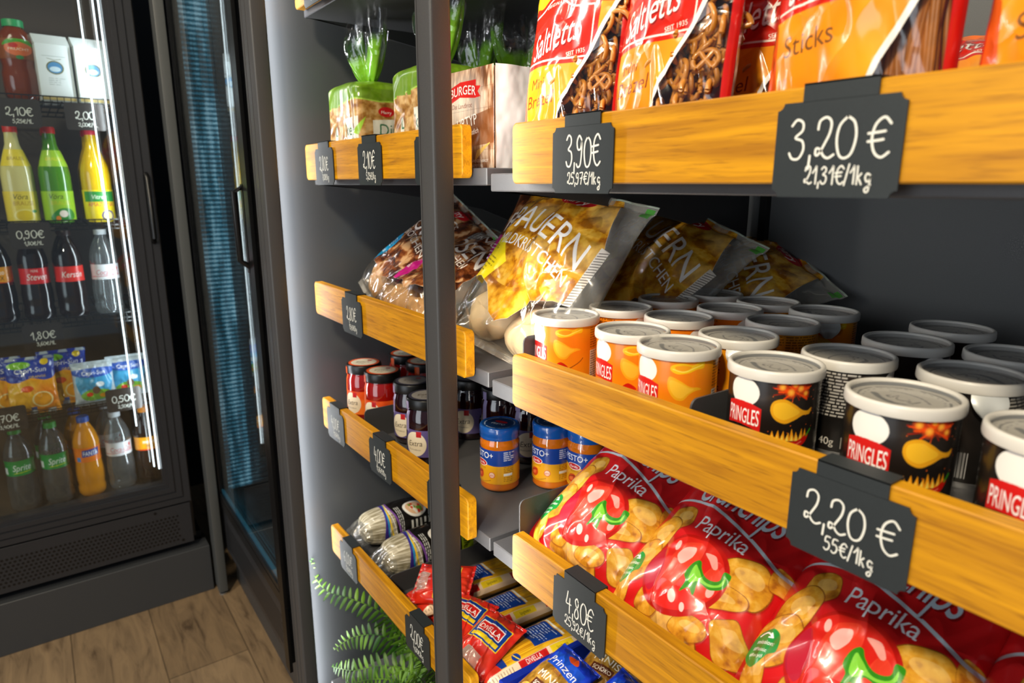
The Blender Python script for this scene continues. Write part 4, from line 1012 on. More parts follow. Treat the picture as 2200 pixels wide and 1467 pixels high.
def toast_fn(U, V):
    X, Y = perim(U, 0.120, 0.110, 0.014); z = V*0.170
    k = np.clip((V-0.80)/0.20, 0, 1); s = 1-k**1.6*0.90; dome = (1-((X/0.06)**2*.5+(Y/0.055)**2*.5))*0.010*k
    wr = (fbm(U*22, V*3, 3, 3)-.5)*0.006*(0.4+2.2*k)
    bot = np.clip(V/0.05, 0, 1); s = s*(0.96+0.04*bot)
    n = np.hypot(X, Y)+1e-6
    return np.stack([X*s+X/n*wr*s, Y*s+Y/n*wr*s, z*(1-0.14*k*k)+dome*4*k*(1-k)], -1)
M_GRFILM = mat_print('green_clear_film', 0.2, 0.8, film=True, bump=0.5, bscale=70)
def plume(parent, cv_col, seed, H=0.100):
    """the gathered bag top fanned out above the tie"""
    nu, nv = 90, 40; U, V = uvgrid(nu, nv); a = U*2*PI
    r_ = 0.006+(V**0.5*0.042-0.008*V**4)*(1+.35*np.sin(a*3+seed)+.2*np.sin(a*5+seed*2))+0.004*np.sin(a*11+V*5)*V
    z = V*H*(1+.22*np.sin(a*2+seed)+.10*np.sin(a*7))+0.003*np.sin(a*9+3*V)
    P = np.stack([r_*np.cos(a)*1.25+0.010*V*np.sin(seed), r_*np.sin(a)*.7, z], -1)
    c = np.ones((nv, nu, 4)); f = fbm(U*10, V*5, seed+4, 3); c[..., :3] = np.array(s2l(cv_col))*(0.7+0.6*f[..., None])
    c[..., 3] = np.clip((0.62+0.15*np.sin(a*2+1)-V)*8, 0, 1)*0.90
    return grid_mesh('bag_top', P, c, M_GRFILM, parent)
def toast(loc, yaw, label, src=[None]):
    if src[0] is None:
        t = empty('bread_bag'); c = toast_canvas(); cc = c.out(); U, V = uvgrid(c.nu, c.nv)
        grid_mesh('loaf_wrap', toast_fn(U, V), cc, M_PACK, t)
        m = MB(); m.lathe([(0.0085, 0.142), (0.0095, 0.144), (0.0095, 0.152), (0.0085, 0.154)], 16); m.build('clip_band', plain('red_clip', 'D2301E', .4), t, 50)
        p = plume(t, '7CBC28', 2); p.location = (0, 0, 0.150); src[0] = t; o = t
    else: o = copy_tree(src[0])
    o.location = loc; o.rotation_euler = (0, 0, yaw); tag(o, label, 'bread bag', 'green bags of sandwich bread'); return o
ZL1 = LZ[1]+0.0115
toast((-1.150, 0.515, ZL1), 0.05, 'green and clear sandwich bread bag with red clip, fully visible left of the post')
toast((-0.925, 0.530, ZL1), 0.02, 'green sandwich bread bag mostly hidden by the middle post')
toast((-1.080, 0.700, ZL1), -0.1, 'sandwich bread bag in the back row, bright green top beside the post')
toast((-0.950, 0.690, ZL1), 0.9, 'sandwich bread bag in the back row, dark top above the brown bread pack')
# paper-ended pack of dark bread
def urtyp():
    W_, D, H = 130, 95, 118
    t = tag(empty('bread_pack', (-0.750, 0.508, ZL1), (0, 0, 0.03)), 'brown wood-look bread pack with white folded paper end', 'bread pack')
    c = Cv(W_, H, 300, 270, '8A6246'); c.a[..., :3] = c.mottled(['5E3A22', '84583A', 'A98364', 'C9AF93'], 0.06, 3, 4, 1.0, 4.0); c.soft(60, 78, 60, 46, 'E9DCCB', opac=.8)
    for y in (20, 44, 68, 92): c.line([(0, y), (W_, y+3)], .5, '5A3A24', opac=.5)
    c.poly([(22, 82), (30, 88), (30, 96), (62, 104), (96, 104), (96, 97), (106, 96), (100, 90), (106, 84), (94, 83), (62, 86), (34, 78), (34, 80)], 'C1201C')
    c.text('BURGER', 68, 86, 15, 'F5EFE4', .03, 0, .9, width=56, warp=lambda x, y: (x, y+3-x*x*.004)); c.text('Das Landbrot', 66, 73, 8, '7A2A1C', 0, .2)
    c.poly([(20, 50), (130, 70), (130, 30), (24, 22)], '7A4520', opac=.85); c.text('URTYP', 78, 50, 18, 'F4EEE2', 0.01, 0, .8, rot=9); c.text('herzhaft köstlich', 78, 39, 9, 'F4EEE2', 0, .1, .8, rot=9)
    c.blob([(0, 6), (26, 4), (40, 20), (34, 44), (20, 66), (4, 72), (0, 70)], 'E4C892'); c.a[..., :3] = c.a[..., :3]
    r_ = random.Random(2)
    for k in range(60): c.ell(r_.uniform(2, 32), r_.uniform(6, 60), .9, .6, '8A5A28')
    for k in range(9): c.line([(92+k*3, 10+k*2), (98+k*3, 22+k)], 1.4, 'DDB45A')
    c.text('72% VOLLKORN-ROGGENBROT', 86, 8, 4.6, 'F4EEE2', .01); c.text('70% BALLASTSTOFFE', 86, 2, 4.6, 'F4EEE2', .01)
    c.blob([(-4, 20), (16, 16), (18, 52), (6, 60), (-4, 58)], 'F0C81A')
    U, V = uvgrid(c.nu, c.nv); g = lambda n_, fn, cc, mt: grid_mesh(n_, fn, cc, mt, t)
    b0 = (np.sin(U*PI)**.5)*0.004*np.sin(V*PI)**.5
    g('printed_front', np.stack([(U-.5)*.13, -.0475-b0+0*U, V*.118], -1), c.out(), M_PACK)
    m = MB(); m.box(-.0649, .0649, -.047, .047, 0.0, .1165, .003); m.build('wrapped_loaf', plain('bread_pack_brown', '9A7456', .5), t, 40)
    nu, nv = 40, 50; U, V = uvgrid(nu, nv); k = .0035+(fbm(U*5, V*4, 9, 3)-.5)*.005+.004*np.sin(U*PI)*np.sin(V*PI)
    g('paper_end', np.stack([.0655+k, (U-.5)*.094, V*.118], -1), None, plain('white_paper_wrap', 'D8D4D0', .45, 0, .2, .06, 60, .3))
urtyp()

# roll bags
def rollbag_canvas(kind):
    c = Cv(235, 255, 400, 430, 'C98A2C')
    if kind == 'gold':
        c.a[..., :3] = c.mottled(CRUST, 0.055, 3, 5, 1.1)
        for x, y, rx, ry, rt in ((60, 190, 62, 40, 10), (165, 205, 66, 52, -20), (110, 128, 80, 46, 8), (190, 140, 52, 60, 20)):
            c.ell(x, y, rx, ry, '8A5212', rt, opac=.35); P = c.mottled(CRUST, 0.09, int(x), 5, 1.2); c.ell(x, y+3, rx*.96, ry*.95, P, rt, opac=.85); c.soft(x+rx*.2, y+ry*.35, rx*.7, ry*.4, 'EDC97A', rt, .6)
        c.poly([(0, 150), (40, 152), (72, 118), (58, 96), (44, 70), (0, 64)], 'EBD318'); c.text('FERTIG-', 24, 134, 9, '6A5A10', 0.02, rot=-12); c.fine(6, 100, 48, 128, '6A5A10', 5, 3, .35, -12)
        # lower edge of the print; below it clear film
        c.poly([(0, -2), (0, 84), (40, 88), (62, 80), (92, 46), (116, 38), (140, 48), (164, 80), (190, 92), (235, 96), (235, -2)], 'F8F4EC', alpha=0.0)
        c.poly([(178, 255), (235, 255), (235, 60), (214, 66), (214, 178)], 'F0F0EA', alpha=0.12)
        c.poly([(206, 92), (216, 94), (222, 176), (210, 178)], 'E8DFD2', alpha=.9); 
        for k in range(6, 26): c.line([(204+k*.3, 70+k*4), (215+k*.25, 74+k*4)], 1.1, '5A4E46')
        wp = lambda x, y: (x, y-x*x*0.0016-x*0.18)
        c.text('BAUERN', 104, 166, 56, 'F6F2EC', .085, 0, .88, warp=wp, width=182); c.text('MILDKRÜSTCHEN', 106, 138, 25, 'F6F2EC', .075, 0, 1, warp=wp, width=168)
    else:
        c.a[..., :3] = c.mottled(CRUSTD, 0.05, 9, 5, 1.3)
        for x, y, rx, ry in ((80, 110, 54, 34), (160, 130, 60, 40), (120, 200, 80, 40)):
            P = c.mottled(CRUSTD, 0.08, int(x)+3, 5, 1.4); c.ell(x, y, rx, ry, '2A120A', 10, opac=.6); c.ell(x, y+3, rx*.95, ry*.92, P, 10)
        col = '1C94C4' if kind == 'blue' else 'B8107A'
        if kind == 'blue': c.poly([(0, 60), (0, 150), (66, 128), (62, 84), (40, 62)], col); c.text('Stück', 26, 84, 13, 'F4F4F0', .02, .1, rot=-4); c.fine(8, 100, 50, 126, 'F4F4F0', 5, 3, .35, -6)
        else: c.poly([(0, 150), (0, 60), (40, 62), (84, 92), (66, 140)], col); c.text('Stück', 30, 92, 12, 'F4F4F0', .02, rot=-8); c.fine(12, 100, 54, 132, 'F4F4F0', 5, 3, .35, -8)
        c.poly([(0, -2), (0, 62), (40, 62), (80, 64), (110, 52), (150, 66), (235, 84), (235, -2)], 'F8F4EC', alpha=0.0)
        c.poly([(200, 255), (235, 255), (235, 60), (214, 66), (204, 178)], 'F0F0EA', alpha=0.12)
        wp = lambda x, y: (x, y-x*x*0.0012-x*0.05)
        c.text('KERNIGE', 108, 208, 22, 'EFE6DA', .04, warp=wp, width=110); c.text('RÖSEN', 108, 158, 54, 'EFE6DA', .09, warp=wp, width=176); c.text('BRÖTCHEN', 108, 140, 20, 'EFE6DA', .04, warp=wp, width=140)
    c.ell(112, 236, 30, 12, 'C21820'); c.text('Harry', 112, 229, 17, 'F6F0E8', .04, .12)
    c.poly([(0, 252), (235, 252), (235, 255), (0, 255)], 'D8E8D4', alpha=.5); c.rect(218, 236, 232, 250, '4DA23A', alpha=.8)
    return c
M_ROLLS = {'gold': plain('pale_bread_roll', 'D9BE94', .6, 0, 0, .22, 30, .3), 'blue': plain('baked_bread_roll', 'C79860', .6, 0, 0, .3, 30, .3)}
def roll_mesh(mb_, cx, cy, cz, rx, ry, rz, seed):
    n, k = 22, 14; v = []; rs = random.Random(seed); ph = rs.uniform(0, 6)
    for i in range(k+1):
        th = PI*i/k
        for j in range(n):
            a = 2*PI*j/n; q = 1+.05*math.sin(3*a+ph)+.04*math.sin(5*a+th*3)
            v.append((cx+rx*q*math.sin(th)*math.cos(a), cy+ry*q*math.cos(th), cz+rz*q*math.sin(th)*math.sin(a)))
    f = [(i*n+j, i*n+(j+1) % n, (i+1)*n+(j+1) % n, (i+1)*n+j) for i in range(k) for j in range(n)]
    mb_.add(v, f)
def rollbag(kind, seed, label, group='bags of bread rolls'):
    t = make_bag('roll_bag', rollbag_canvas(kind), 0.235, 0.255, 0.088, seed, M_PACKF, backcol=('D8D0C0', 0.25), label=label, cat='roll bag', group=group, wr=0.007, foldn=4, sag=0.6, pinch=0.10)
    t.children[1].data.materials[0] = M_PACKF
    rs = random.Random(seed)
    for k, (x, z) in enumerate(((-0.052, 0.052), (0.036, 0.050), (-0.002, 0.115), (-0.066, 0.125))):
        m = MB(); roll_mesh(m, 0, 0, 0, 0.046, 0.030, 0.036, seed+k); o = m.build('bread_roll', M_ROLLS['gold' if kind == 'gold' else 'blue'], t, 90)
        o.location = (x, 0.004, z); o.rotation_euler = (0, rs.uniform(-.6, .6), 0)
    return t
ZL2 = LZ[2]+0.0115
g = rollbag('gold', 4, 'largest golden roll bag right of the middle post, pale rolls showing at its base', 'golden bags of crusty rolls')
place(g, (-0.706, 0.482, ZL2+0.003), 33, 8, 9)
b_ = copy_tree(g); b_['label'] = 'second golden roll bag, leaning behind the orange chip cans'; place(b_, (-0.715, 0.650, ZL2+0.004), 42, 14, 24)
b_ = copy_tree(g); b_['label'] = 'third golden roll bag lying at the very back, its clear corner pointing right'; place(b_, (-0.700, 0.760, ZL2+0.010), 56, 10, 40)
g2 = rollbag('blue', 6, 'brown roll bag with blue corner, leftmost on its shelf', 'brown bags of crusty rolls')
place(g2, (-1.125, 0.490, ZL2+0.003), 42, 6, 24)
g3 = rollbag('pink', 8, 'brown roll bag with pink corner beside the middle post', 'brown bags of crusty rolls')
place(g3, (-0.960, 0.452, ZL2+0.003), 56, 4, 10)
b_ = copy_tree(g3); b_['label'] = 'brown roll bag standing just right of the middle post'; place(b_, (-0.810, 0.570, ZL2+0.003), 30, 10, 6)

# ================================================================ jars
def patch(name, rfn, a0, a1, z0, z1, cv, parent, mat=None):
    U, V = uvgrid(cv.nu, cv.nv); a = a0+(a1-a0)*U; z = z0+(z1-z0)*V; r_ = rfn(z)+0.0004
    return grid_mesh(name, np.stack([r_*np.cos(a), r_*np.sin(a), z], -1), cv.out(), mat or M_LAB, parent)
M_GLASSY = lambda nm, col: plain(nm, col, 0.08, 0, 1.0, 0.15, 40)
def disc_print(parent, cv, r0, z, name='lid_print'):
    n = cv.nu; a = cv.out(); U, V = uvgrid(64, 24); ang = U*2*PI; r_ = r0*V
    X = np.clip((r_*np.cos(ang)/r0*.5+.5)*(n-1), 0, n-1).astype(int); Y = np.clip((r_*np.sin(ang)/r0*.5+.5)*(n-1), 0, n-1).astype(int)
    return grid_mesh(name, np.stack([r_*np.cos(ang), r_*np.sin(ang), z+0*U], -1), a[Y, X], M_LAB, parent)
JP = [(0.0, 0.001), (0.026, 0.001), (0.0315, 0.004), (0.0335, 0.012), (0.0338, 0.035), (0.0330, 0.060), (0.0325, 0.075), (0.0300, 0.084), (0.0285, 0.087), (0.0285, 0.090)]
def jar_r(P): z = [p[1] for p in P]; r_ = [p[0] for p in P]; return lambda q: np.interp(q, z, r_)
def jam(kind):
    t = empty('jam_jar'); red = kind == 'red'
    m = MB(); m.lathe(JP, 40); m.build('jar', M_GLASSY('red_jam', '8E0D08') if red else M_GLASSY('dark_jam', '1E060C'), t, 50)
    m = MB(); m.lathe([(0.0295, 0.086), (0.0318, 0.087), (0.0322, 0.090), (0.0322, 0.0995), (0.0312, 0.1015), (0.0285, 0.1020), (0.0, 0.1020)], 44); m.build('lid', M_BLACK, t, 50)
    c = Cv(60, 60, 110, 110, '101012'); c.ell(30, 30, 29, 29, 'D9531A' if red else '3A3848'); c.ell(30, 30, 24, 24, 'D8CDB4' if red else '8E8A86'); c.rect(34, 38, 42, 46, 'B01C24'); c.text('Extra', 28, 26, 12, '4A3A2A', 0, .2, rot=6); c.text('Fruit', 28, 16, 6, '4A3A2A', 0, 0)
    disc_print(t, c, 0.029, 0.1024)
    c = Cv(80, 42, 190, 100, 'DD5214' if red else '5B5184')
    if red:
        c.a[..., :3] = c.mottled(['C93A0C', 'E0561A', 'EE7A2A'], 0.05, 4, 3); c.blob([(46, 20), (56, 26), (70, 22), (66, 14), (54, 12)], '7CA82A'); c.ell(60, 19, 7, 4, 'A9C43A'); c.blob([(44, 6), (60, 12), (76, 8), (70, 0), (50, 0)], 'F08A3A', opac=.7)
    else:
        c.ell(60, 20, 12, 14, '14101C')
        rs = random.Random(3)
        for k in range(34): a = rs.uniform(0, 6.28); q = rs.uniform(0, 11); c.ell(60+q*math.cos(a), 20+q*1.15*math.sin(a), 2.0, 2.0, '2E2838'); c.ell(60.4+q*math.cos(a), 20.6+q*1.15*math.sin(a), .8, .8, 'A8A4B4')
    c.ell(20, 20, 19, 19, 'E2D6BC'); c.rect(22, 31, 31, 40, 'B31A22'); c.text('Extra', 20, 17, 12, '3E2E22', .0, .2, rot=4); c.text('Fruchtaufstrich', 19, 10, 3.6, '3E2E22', 0)
    patch('label', jar_r(JP), -2.7, -0.35, 0.014, 0.056, c, t)
    c = Cv(8, 30, 12, 40, 'D9531A' if red else '8A80A8'); U, V = uvgrid(12, 40); a = -2.78+U*.28; z = 0.052+V*.046; r_ = np.where(z < .085, jar_r(JP)(z), .0322)+.0006
    grid_mesh('seal_strip', np.stack([r_*np.cos(a), r_*np.sin(a), z], -1), c.out(), M_LAB, t)
    return t
ZJ = LZ[3]+0.0115
rj = [(-1.203, 0.500, 0, 'red jam jar with orange label, leftmost at the front'), (-1.128, 0.505, 0.05, 'red jam jar with orange label, second at the front beside the divider'), (-1.222, 0.600, .4, 'red jam jar in the second row behind the front two'), (-1.145, 0.600, .9, 'red jam jar in the second row just left of the middle post')]
pj = [(-1.035, 0.520, 0, 'purple-label blackberry jam jar nearest the divider'), (-0.945, 0.500, .1, 'purple-label blackberry jam jar half hidden by the middle post'), (-0.995, 0.615, .3, 'blackberry jam jar in the second row just right of the middle post'), (-0.915, 0.630, .2, 'blackberry jam jar in the second row beside the pesto'), (-0.845, 0.640, .5, 'blackberry jam jar in the second row behind the pesto jars'), (-1.075, 0.610, .7, 'blackberry jam jar in the second row hidden by the post')]
for kind, lst in (('red', rj), ('purple', pj)):
    src = jam(kind)
    for i, (x, y, a, lab) in enumerate(lst):
        o = src if i == 0 else copy_tree(src)
        o.location = (x, y, ZJ); o.scale = (1.06, 1.06, 1.10); o.rotation_euler = (0, 0, a+.9); tag(o, lab, 'jam jar', 'red jam jars' if kind == 'red' else 'purple label jam jars')
PP = [(0.0, 0.001), (0.025, 0.001), (0.0290, 0.0025), (0.0305, 0.006), (0.0298, 0.010), (0.0300, 0.014), (0.0300, 0.068), (0.0305, 0.072), (0.0300, 0.077), (0.0272, 0.082), (0.0268, 0.086)]
def pesto():
    t = empty('pesto_jar'); m = MB(); m.lathe(PP, 44); m.build('jar', M_GLASSY('orange_pesto', 'C8690E'), t, 50)
    m = MB(); m.lathe([(0.0285, 0.0825), (0.0300, 0.083), (0.0304, 0.086), (0.0300, 0.0885), (0.0306, 0.090), (0.0306, 0.099), (0.0296, 0.1015), (0.0275, 0.1022), (0.0262, 0.1012), (0.0, 0.1010)], 48); m.build('lid', plain('blue_lid', '0F4E9C', .25, 0, .6), t, 50)
    c = Cv(60, 60, 150, 150, '12407E'); c.ell(30, 30, 24, 24, '0E2C58'); c.ell(30, 36, 12, 5, 'B2141C'); c.text('PESTO', 30, 22, 9, 'C8D4E4', .02)
    for k in range(30):
        if k % 5: c.line([(30+26*math.cos(k*.2), 30+26*math.sin(k*.2)), (30+26*math.cos(k*.2+.12), 30+26*math.sin(k*.2+.12))], 1.2, 'B8C8DC')
    disc_print(t, c, 0.0262, 0.1014)
    c = Cv(188, 56, 420, 126, 'E2A21A'); c.poly([(0, 56), (0, 36), (40, 34), (80, 30), (110, 30), (140, 36), (188, 36), (188, 56)], '163F94')
    for x0 in (58,):
        c.text('PESTO+', x0, 42, 14, 'F4F4F0', .03, 0, .85); c.ell(x0-2, 33, 12, 5.4, 'F4F4F0'); c.ell(x0-2, 33, 11, 4.6, 'C2161C'); c.text('Barilla', x0-2, 30.8, 6, 'F4F4F0', .03, .15)
        c.text('ROSSO', x0, 24, 3.6, '7A3A10', .02, space=1.4); c.blob([(x0-14, 8), (x0-10, 18), (x0, 20), (x0+2, 12), (x0-4, 6)], 'C8401A'); c.blob([(x0-11, 10), (x0-8, 16), (x0-3, 16), (x0-4, 10)], 'E8703A'); c.line([(x0-12, 14), (x0, 18)], 1, '7A1E0A'); c.ell(x0+18, 15, 5, 5, 'C2262A'); c.ell(x0+18, 15, 4.2, 4.2, 'E8C8B0'); c.text('80%', x0+18, 13, 4, 'C2262A', .03)
        c.line([(x0-16, 5), (x0, 1.5), (x0+16, 6)], .8, '8A5A1A', smooth=True)
    c.fine(94, 38, 112, 54, 'F0F0F0', 5, 3, .5); c.fine(94, 4, 110, 30, '7A4A10', 9, 4, .4); c.rect(94, 14, 108, 18, 'EDE6D8'); c.fine(0, 4, 28, 54, '7A4A10', 12, 5, .4); c.fine(150, 4, 186, 54, '7A4A10', 12, 6, .4)
    patch('label', lambda z: 0*z+0.0300, -PI/2-2*PI*58/188-.45, -PI/2-2*PI*58/188-.45+2*PI*.995, 0.014, 0.068, c, t); return t
src = pesto()
for i, (x, y, lab) in enumerate([(-0.788, 0.540, 'pesto jar with blue lid standing alone at the front'), (-0.748, 0.610, 'pesto jar with blue lid, second, beside the shelf gap'), (-0.700, 0.640, 'pesto jar with blue lid, third, cut by the wooden shelf edge')]):
    o = src if i == 0 else copy_tree(src); o.location = (x, y, ZJ); o.rotation_euler = (0, 0, .42+.12*i); tag(o, lab, 'pesto jar', 'pesto jars with blue lids')

# ================================================================ noodles, pasta, biscuits
ZL4 = LZ[4]+0.0115
def noodles():
    t = empty('noodle_pack'); w, h = 240, 200; c = Cv(w, h, 300, 250, 'B8AE94')
    f = fbm(c.X*.5, c.Y*.04, 5, 4); g_ = np.clip((f-.35)*2.6, 0, 1)[..., None]; c.a[..., :3] = np.array(s2l('8E8468'))*(1-g_)+np.array(s2l('E2DAC4'))*g_
    c.rect(0, 40, w, 60, '3A2E5E', opac=0); x0, x1 = 10, 190
    c.rect(x0, 62, x1, 176, '14110F'); c.rect(x0, 148, x1, 176, 'A8BE1C')
    c.text('noodles', 96, 156, 19, '14110F', .01, .15, rot=90) if False else c.text('noodles', 100, 153, 20, '1E2A08', .01, .15)
    c.ell(80, 112, 22, 26, 'E8E4DA'); c.ell(80, 112, 17, 20, 'E0B48A'); rs = random.Random(2)
    for k in range(16): c.ell(80+rs.uniform(-12, 12), 112+rs.uniform(-13, 13), 4, 3, rs.choice(['D9531A', 'C8301A', '6A9A2A', 'E8E0D0']))
    c.fine(106, 92, 150, 142, 'EDEDE6', 5, 4, .45); c.fine(66, 68, 130, 80, 'EDEDE6', 3, 5, .4); c.text('4', 142, 70, 14, 'E8C81A', .05)
    for k, (col, wd) in enumerate((('3A2A86', 9), ('1E8CC0', 3.2), ('E8C21A', 3.2), ('F4F0F0', 1.2), ('7A4A9A', 4))):
        c.line([(x0-10+20*j, 46+k*5+6*math.sin(j*.7+k*.7)) for j in range(13)], wd, col, smooth=True)
    U, V = uvgrid(c.nu, c.nv); a = U*2*PI; q = np.clip(4*V*(1-V), 0, 1)**.16; sup = 1/(np.abs(np.cos(a))**3+np.abs(np.sin(a)*1.15)**3)**(1/3)
    r_ = 0.043*q*sup*(1+.03*(fbm(U*6, V*8, 3, 2)-.5)); P = np.stack([-r_*np.cos(a), V*.195, .034+r_*np.sin(a)*.92+.002], -1)
    grid_mesh('noodle_bundle', P, c.out(), M_PACK, t)
    for s, y0, n_ in ((-1, 0.004, 0), (1, .191, 1)):
        U, V = uvgrid(60, 16); a = U*2*PI; r_ = 0.030*(1-.35*V)+.006*np.sin(a*6+V*4)*V+.004*np.sin(a*13)*V
        grid_mesh('wrap_end', np.stack([r_*np.cos(a)*1.25, y0+s*(-0.006+V*.034), .036+r_*np.sin(a)*.85-V*.012], -1), None, M_FILM, t)
    return t
src = noodles()
for i, (x, y, yw, lab) in enumerate([(-1.188, 0.470, -2, 'glass noodle pack, the far one by the end panel'), (-1.062, 0.462, -3, 'glass noodle pack, the near one beside the middle post')]):
    o = src if i == 0 else copy_tree(src); o.location = (x, y, ZL4); o.rotation_euler = (0, 0, math.radians(yw)); tag(o, lab, 'noodle pack', 'glass noodle packs')
def spag():
    c = Cv(74, 275, 120, 440, 'D89A1E'); f = fbm(c.X*1.3, c.Y*.01, 5, 3); g_ = np.clip((f-.3)*2.4, 0, 1)[..., None]; c.a[..., :3] = np.array(s2l('BC7C08'))*(1-g_)+np.array(s2l('F0BC28'))*g_
    c.rect(0, 0, 74, 20, 'D0301C'); c.poly([(0, 20), (74, 20), (74, 34), (40, 28), (0, 36)], 'D0301C')
    c.poly([(0, 34), (40, 27), (60, 32), (60, 42), (0, 46)], '12398C'); c.line([(4, 50), (4, 92), (30, 98), (30, 50)], 1, '12398C')
    c.blob([(2, 40), (10, 62), (34, 66), (36, 60), (16, 54), (8, 38)], 'E8C820'); c.text('Spaghettini', 22, 56, 5, '2A2A1A', 0, 0, rot=14)
    c.poly([(6, 98), (52, 98), (56, 150), (6, 150)], '12398C'); c.fine(12, 104, 50, 146, 'C8D4E8', 8, 3, .3); c.ell(54, 62, 7, 7, '12398C'); c.line([(49, 60), (59, 64)], 2, 'E8C820')
    c.poly([(6, 196), (52, 196), (52, 262), (6, 262)], '12398C'); c.fine(12, 200, 50, 250, 'C8D4E8', 8, 5, .3); c.rect(6, 152, 52, 156, 'F0EDE0')
    c.rect(61, 0, 74, 275, 'E4C8A8'); c.rect(62, 60, 72, 112, 'C8201C'); c.text('DIVELLA', 70, 86, 9.5, 'F6F2EA', .03, rot=90, sx=.8); c.rect(62, 118, 72, 160, 'E8C820'); c.text('Spaghettini', 70, 139, 6, '3A3A1A', 0, rot=90, sx=.8)
    c.rect(62, 180, 72, 225, 'C8201C'); c.text('DIVELLA', 70, 202, 9.5, 'F6F2EA', .03, rot=90, sx=.8); c.fine(64, 6, 72, 50, '7A5A3A', 9, 5, .3)
    return make_bag('spaghetti_pack', c, 0.078, 0.275, 0.036, 12, M_PACK, 'D0961E', label='x', cat='pasta pack', group='spaghetti packs with blue panels', wr=.0008, foldn=3, ex=.22, seal=.02, pinch=.02)
src = spag()
sp = [(-0.925, 0.452, 0.018, 'spaghetti pack farthest left of the post gap, under the pesto shelf'), (-0.822, 0.450, 0.018, 'middle spaghetti pack, yellow with blue panel'), (-0.722, 0.448, 0.018, 'nearest spaghetti pack, beside the blue biscuit packs')]
for i, (x, y, dz, lab) in enumerate(sp):
    o = src if i == 0 else copy_tree(src); place(o, (x, y, ZL4+dz), 90, -2, 0); tag(o, lab)
def redbag():
    c = Cv(90, 120, 160, 210, 'CC2418'); c.a[..., :3] = c.mottled(['A8180E', 'D0281A', 'DC3A22'], .04, 3, 3)
    c.poly([(10, 50), (80, 50), (80, 96), (10, 96)], '12398C'); c.poly([(14, 54), (76, 54), (76, 62), (14, 62)], 'E8C820'); c.rect(18, 66, 72, 88, 'F2ECE0'); c.rect(20, 68, 70, 86, 'C8201C'); c.text('DIVELLA', 45, 71, 14, 'F6F2EA', .03, width=46)
    c.line([(10, 50), (80, 50), (80, 96), (10, 96)], 1.5, 'E8C820', closed=True); c.poly([(20, 0), (70, 0), (64, 30), (30, 34)], 'E8C8B8', alpha=.35)
    return make_bag('pasta_bag', c, 0.078, 0.105, 0.034, 15, M_PACKF, 'C8201C', label='x', cat='pasta bag', group='small red pasta bags', wr=.004)
src = redbag()
for i, (x, y, z, ln, yw, rl, lab) in enumerate([(-0.935, 0.458, .004, 62, 30, 70, 'small red pasta bag left of the middle post, lower one'), (-0.950, 0.470, .042, 62, 25, 75, 'small red pasta bag left of the middle post, upper one'),
    (-0.800, 0.440, .026, 80, 30, 6, 'small red pasta bag on the spaghetti, right of the post, far one'), (-0.738, 0.437, .024, 72, 22, 10, 'small red pasta bag on the spaghetti, near one with label upright')]):
    o = src if i == 0 else copy_tree(src); place(o, (x, y, ZL4+z), ln, yw, rl); tag(o, lab)
def prinz():
    c = Cv(80, 110, 160, 220, '1433B4'); c.a[..., :3] = c.mottled(['0C2288', '1738C0', '2450D8'], .05, 3, 3)
    c.blob([(6, 14), (6, 62), (20, 74), (60, 70), (76, 56), (76, 16), (60, 8), (20, 8)], c.mottled(['7A5414', 'A87C2A', 'C8A04A'], .08, 4, 4)); c.poly([(14, 66), (70, 66), (72, 90), (12, 90)], '1E50C8')
    c.text('Prinzen', 41, 70, 17, 'F4F4FA', .03, 0.05, width=54); c.text('Rolle', 41, 60, 8, '7A1E14', .02, .2); c.text('MINIS', 41, 44, 16, 'F6F0DC', .03, width=44); c.rect(22, 28, 60, 40, '5A2A10'); c.text('SCHOKO', 41, 30.5, 9, 'F6F0DC', .02, width=32); c.ell(20, 20, 10, 7, 'D8A84A'); c.ell(32, 16, 10, 7, 'C8943A'); c.blob([(34, 94), (46, 100), (54, 92), (44, 88)], 'D8501A')
    return make_bag('biscuit_pack', c, 0.080, 0.110, 0.040, 18, M_PACK, '1433B4', label='x', cat='biscuit pack', group='blue and gold biscuit packs', wr=.003, foldn=5)
src = prinz(); ZR4 = RZ[3]+0.0115
for i, (x, y, z, ln, yw, rl, lab) in enumerate([(-0.628, 0.470, .016, 72, 12, 12, 'blue and gold biscuit pack nearest the spaghetti, logo upright'), (-0.600, 0.565, .014, 74, 20, 8, 'gold biscuit pack in the second row beside the spaghetti'), (-0.540, 0.500, .016, 70, 14, 16, 'blue and gold biscuit pack under the 4,80 tag'),
   (-0.540, 0.600, .026, 64, 10, -6, 'biscuit pack behind the one under the 4,80 tag'), (-0.475, 0.470, .020, 64, 10, 6, 'biscuit pack at the bottom edge of the picture')]):
    o = src if i == 0 else copy_tree(src); place(o, (x, y, ZR4+z), ln, yw, rl); tag(o, lab)
m = MB(); m.box(-.006, .006, 0, .25, 0, .036, .002); o = m.build('biscuit_box_edge', plain('blue_card', '10288C', .35), None, 40); o.location = (-0.672, 0.46, ZR4); o.name = 'biscuit_tray'; tag(o, 'dark blue biscuit tray edge next to the spaghetti', 'tray')

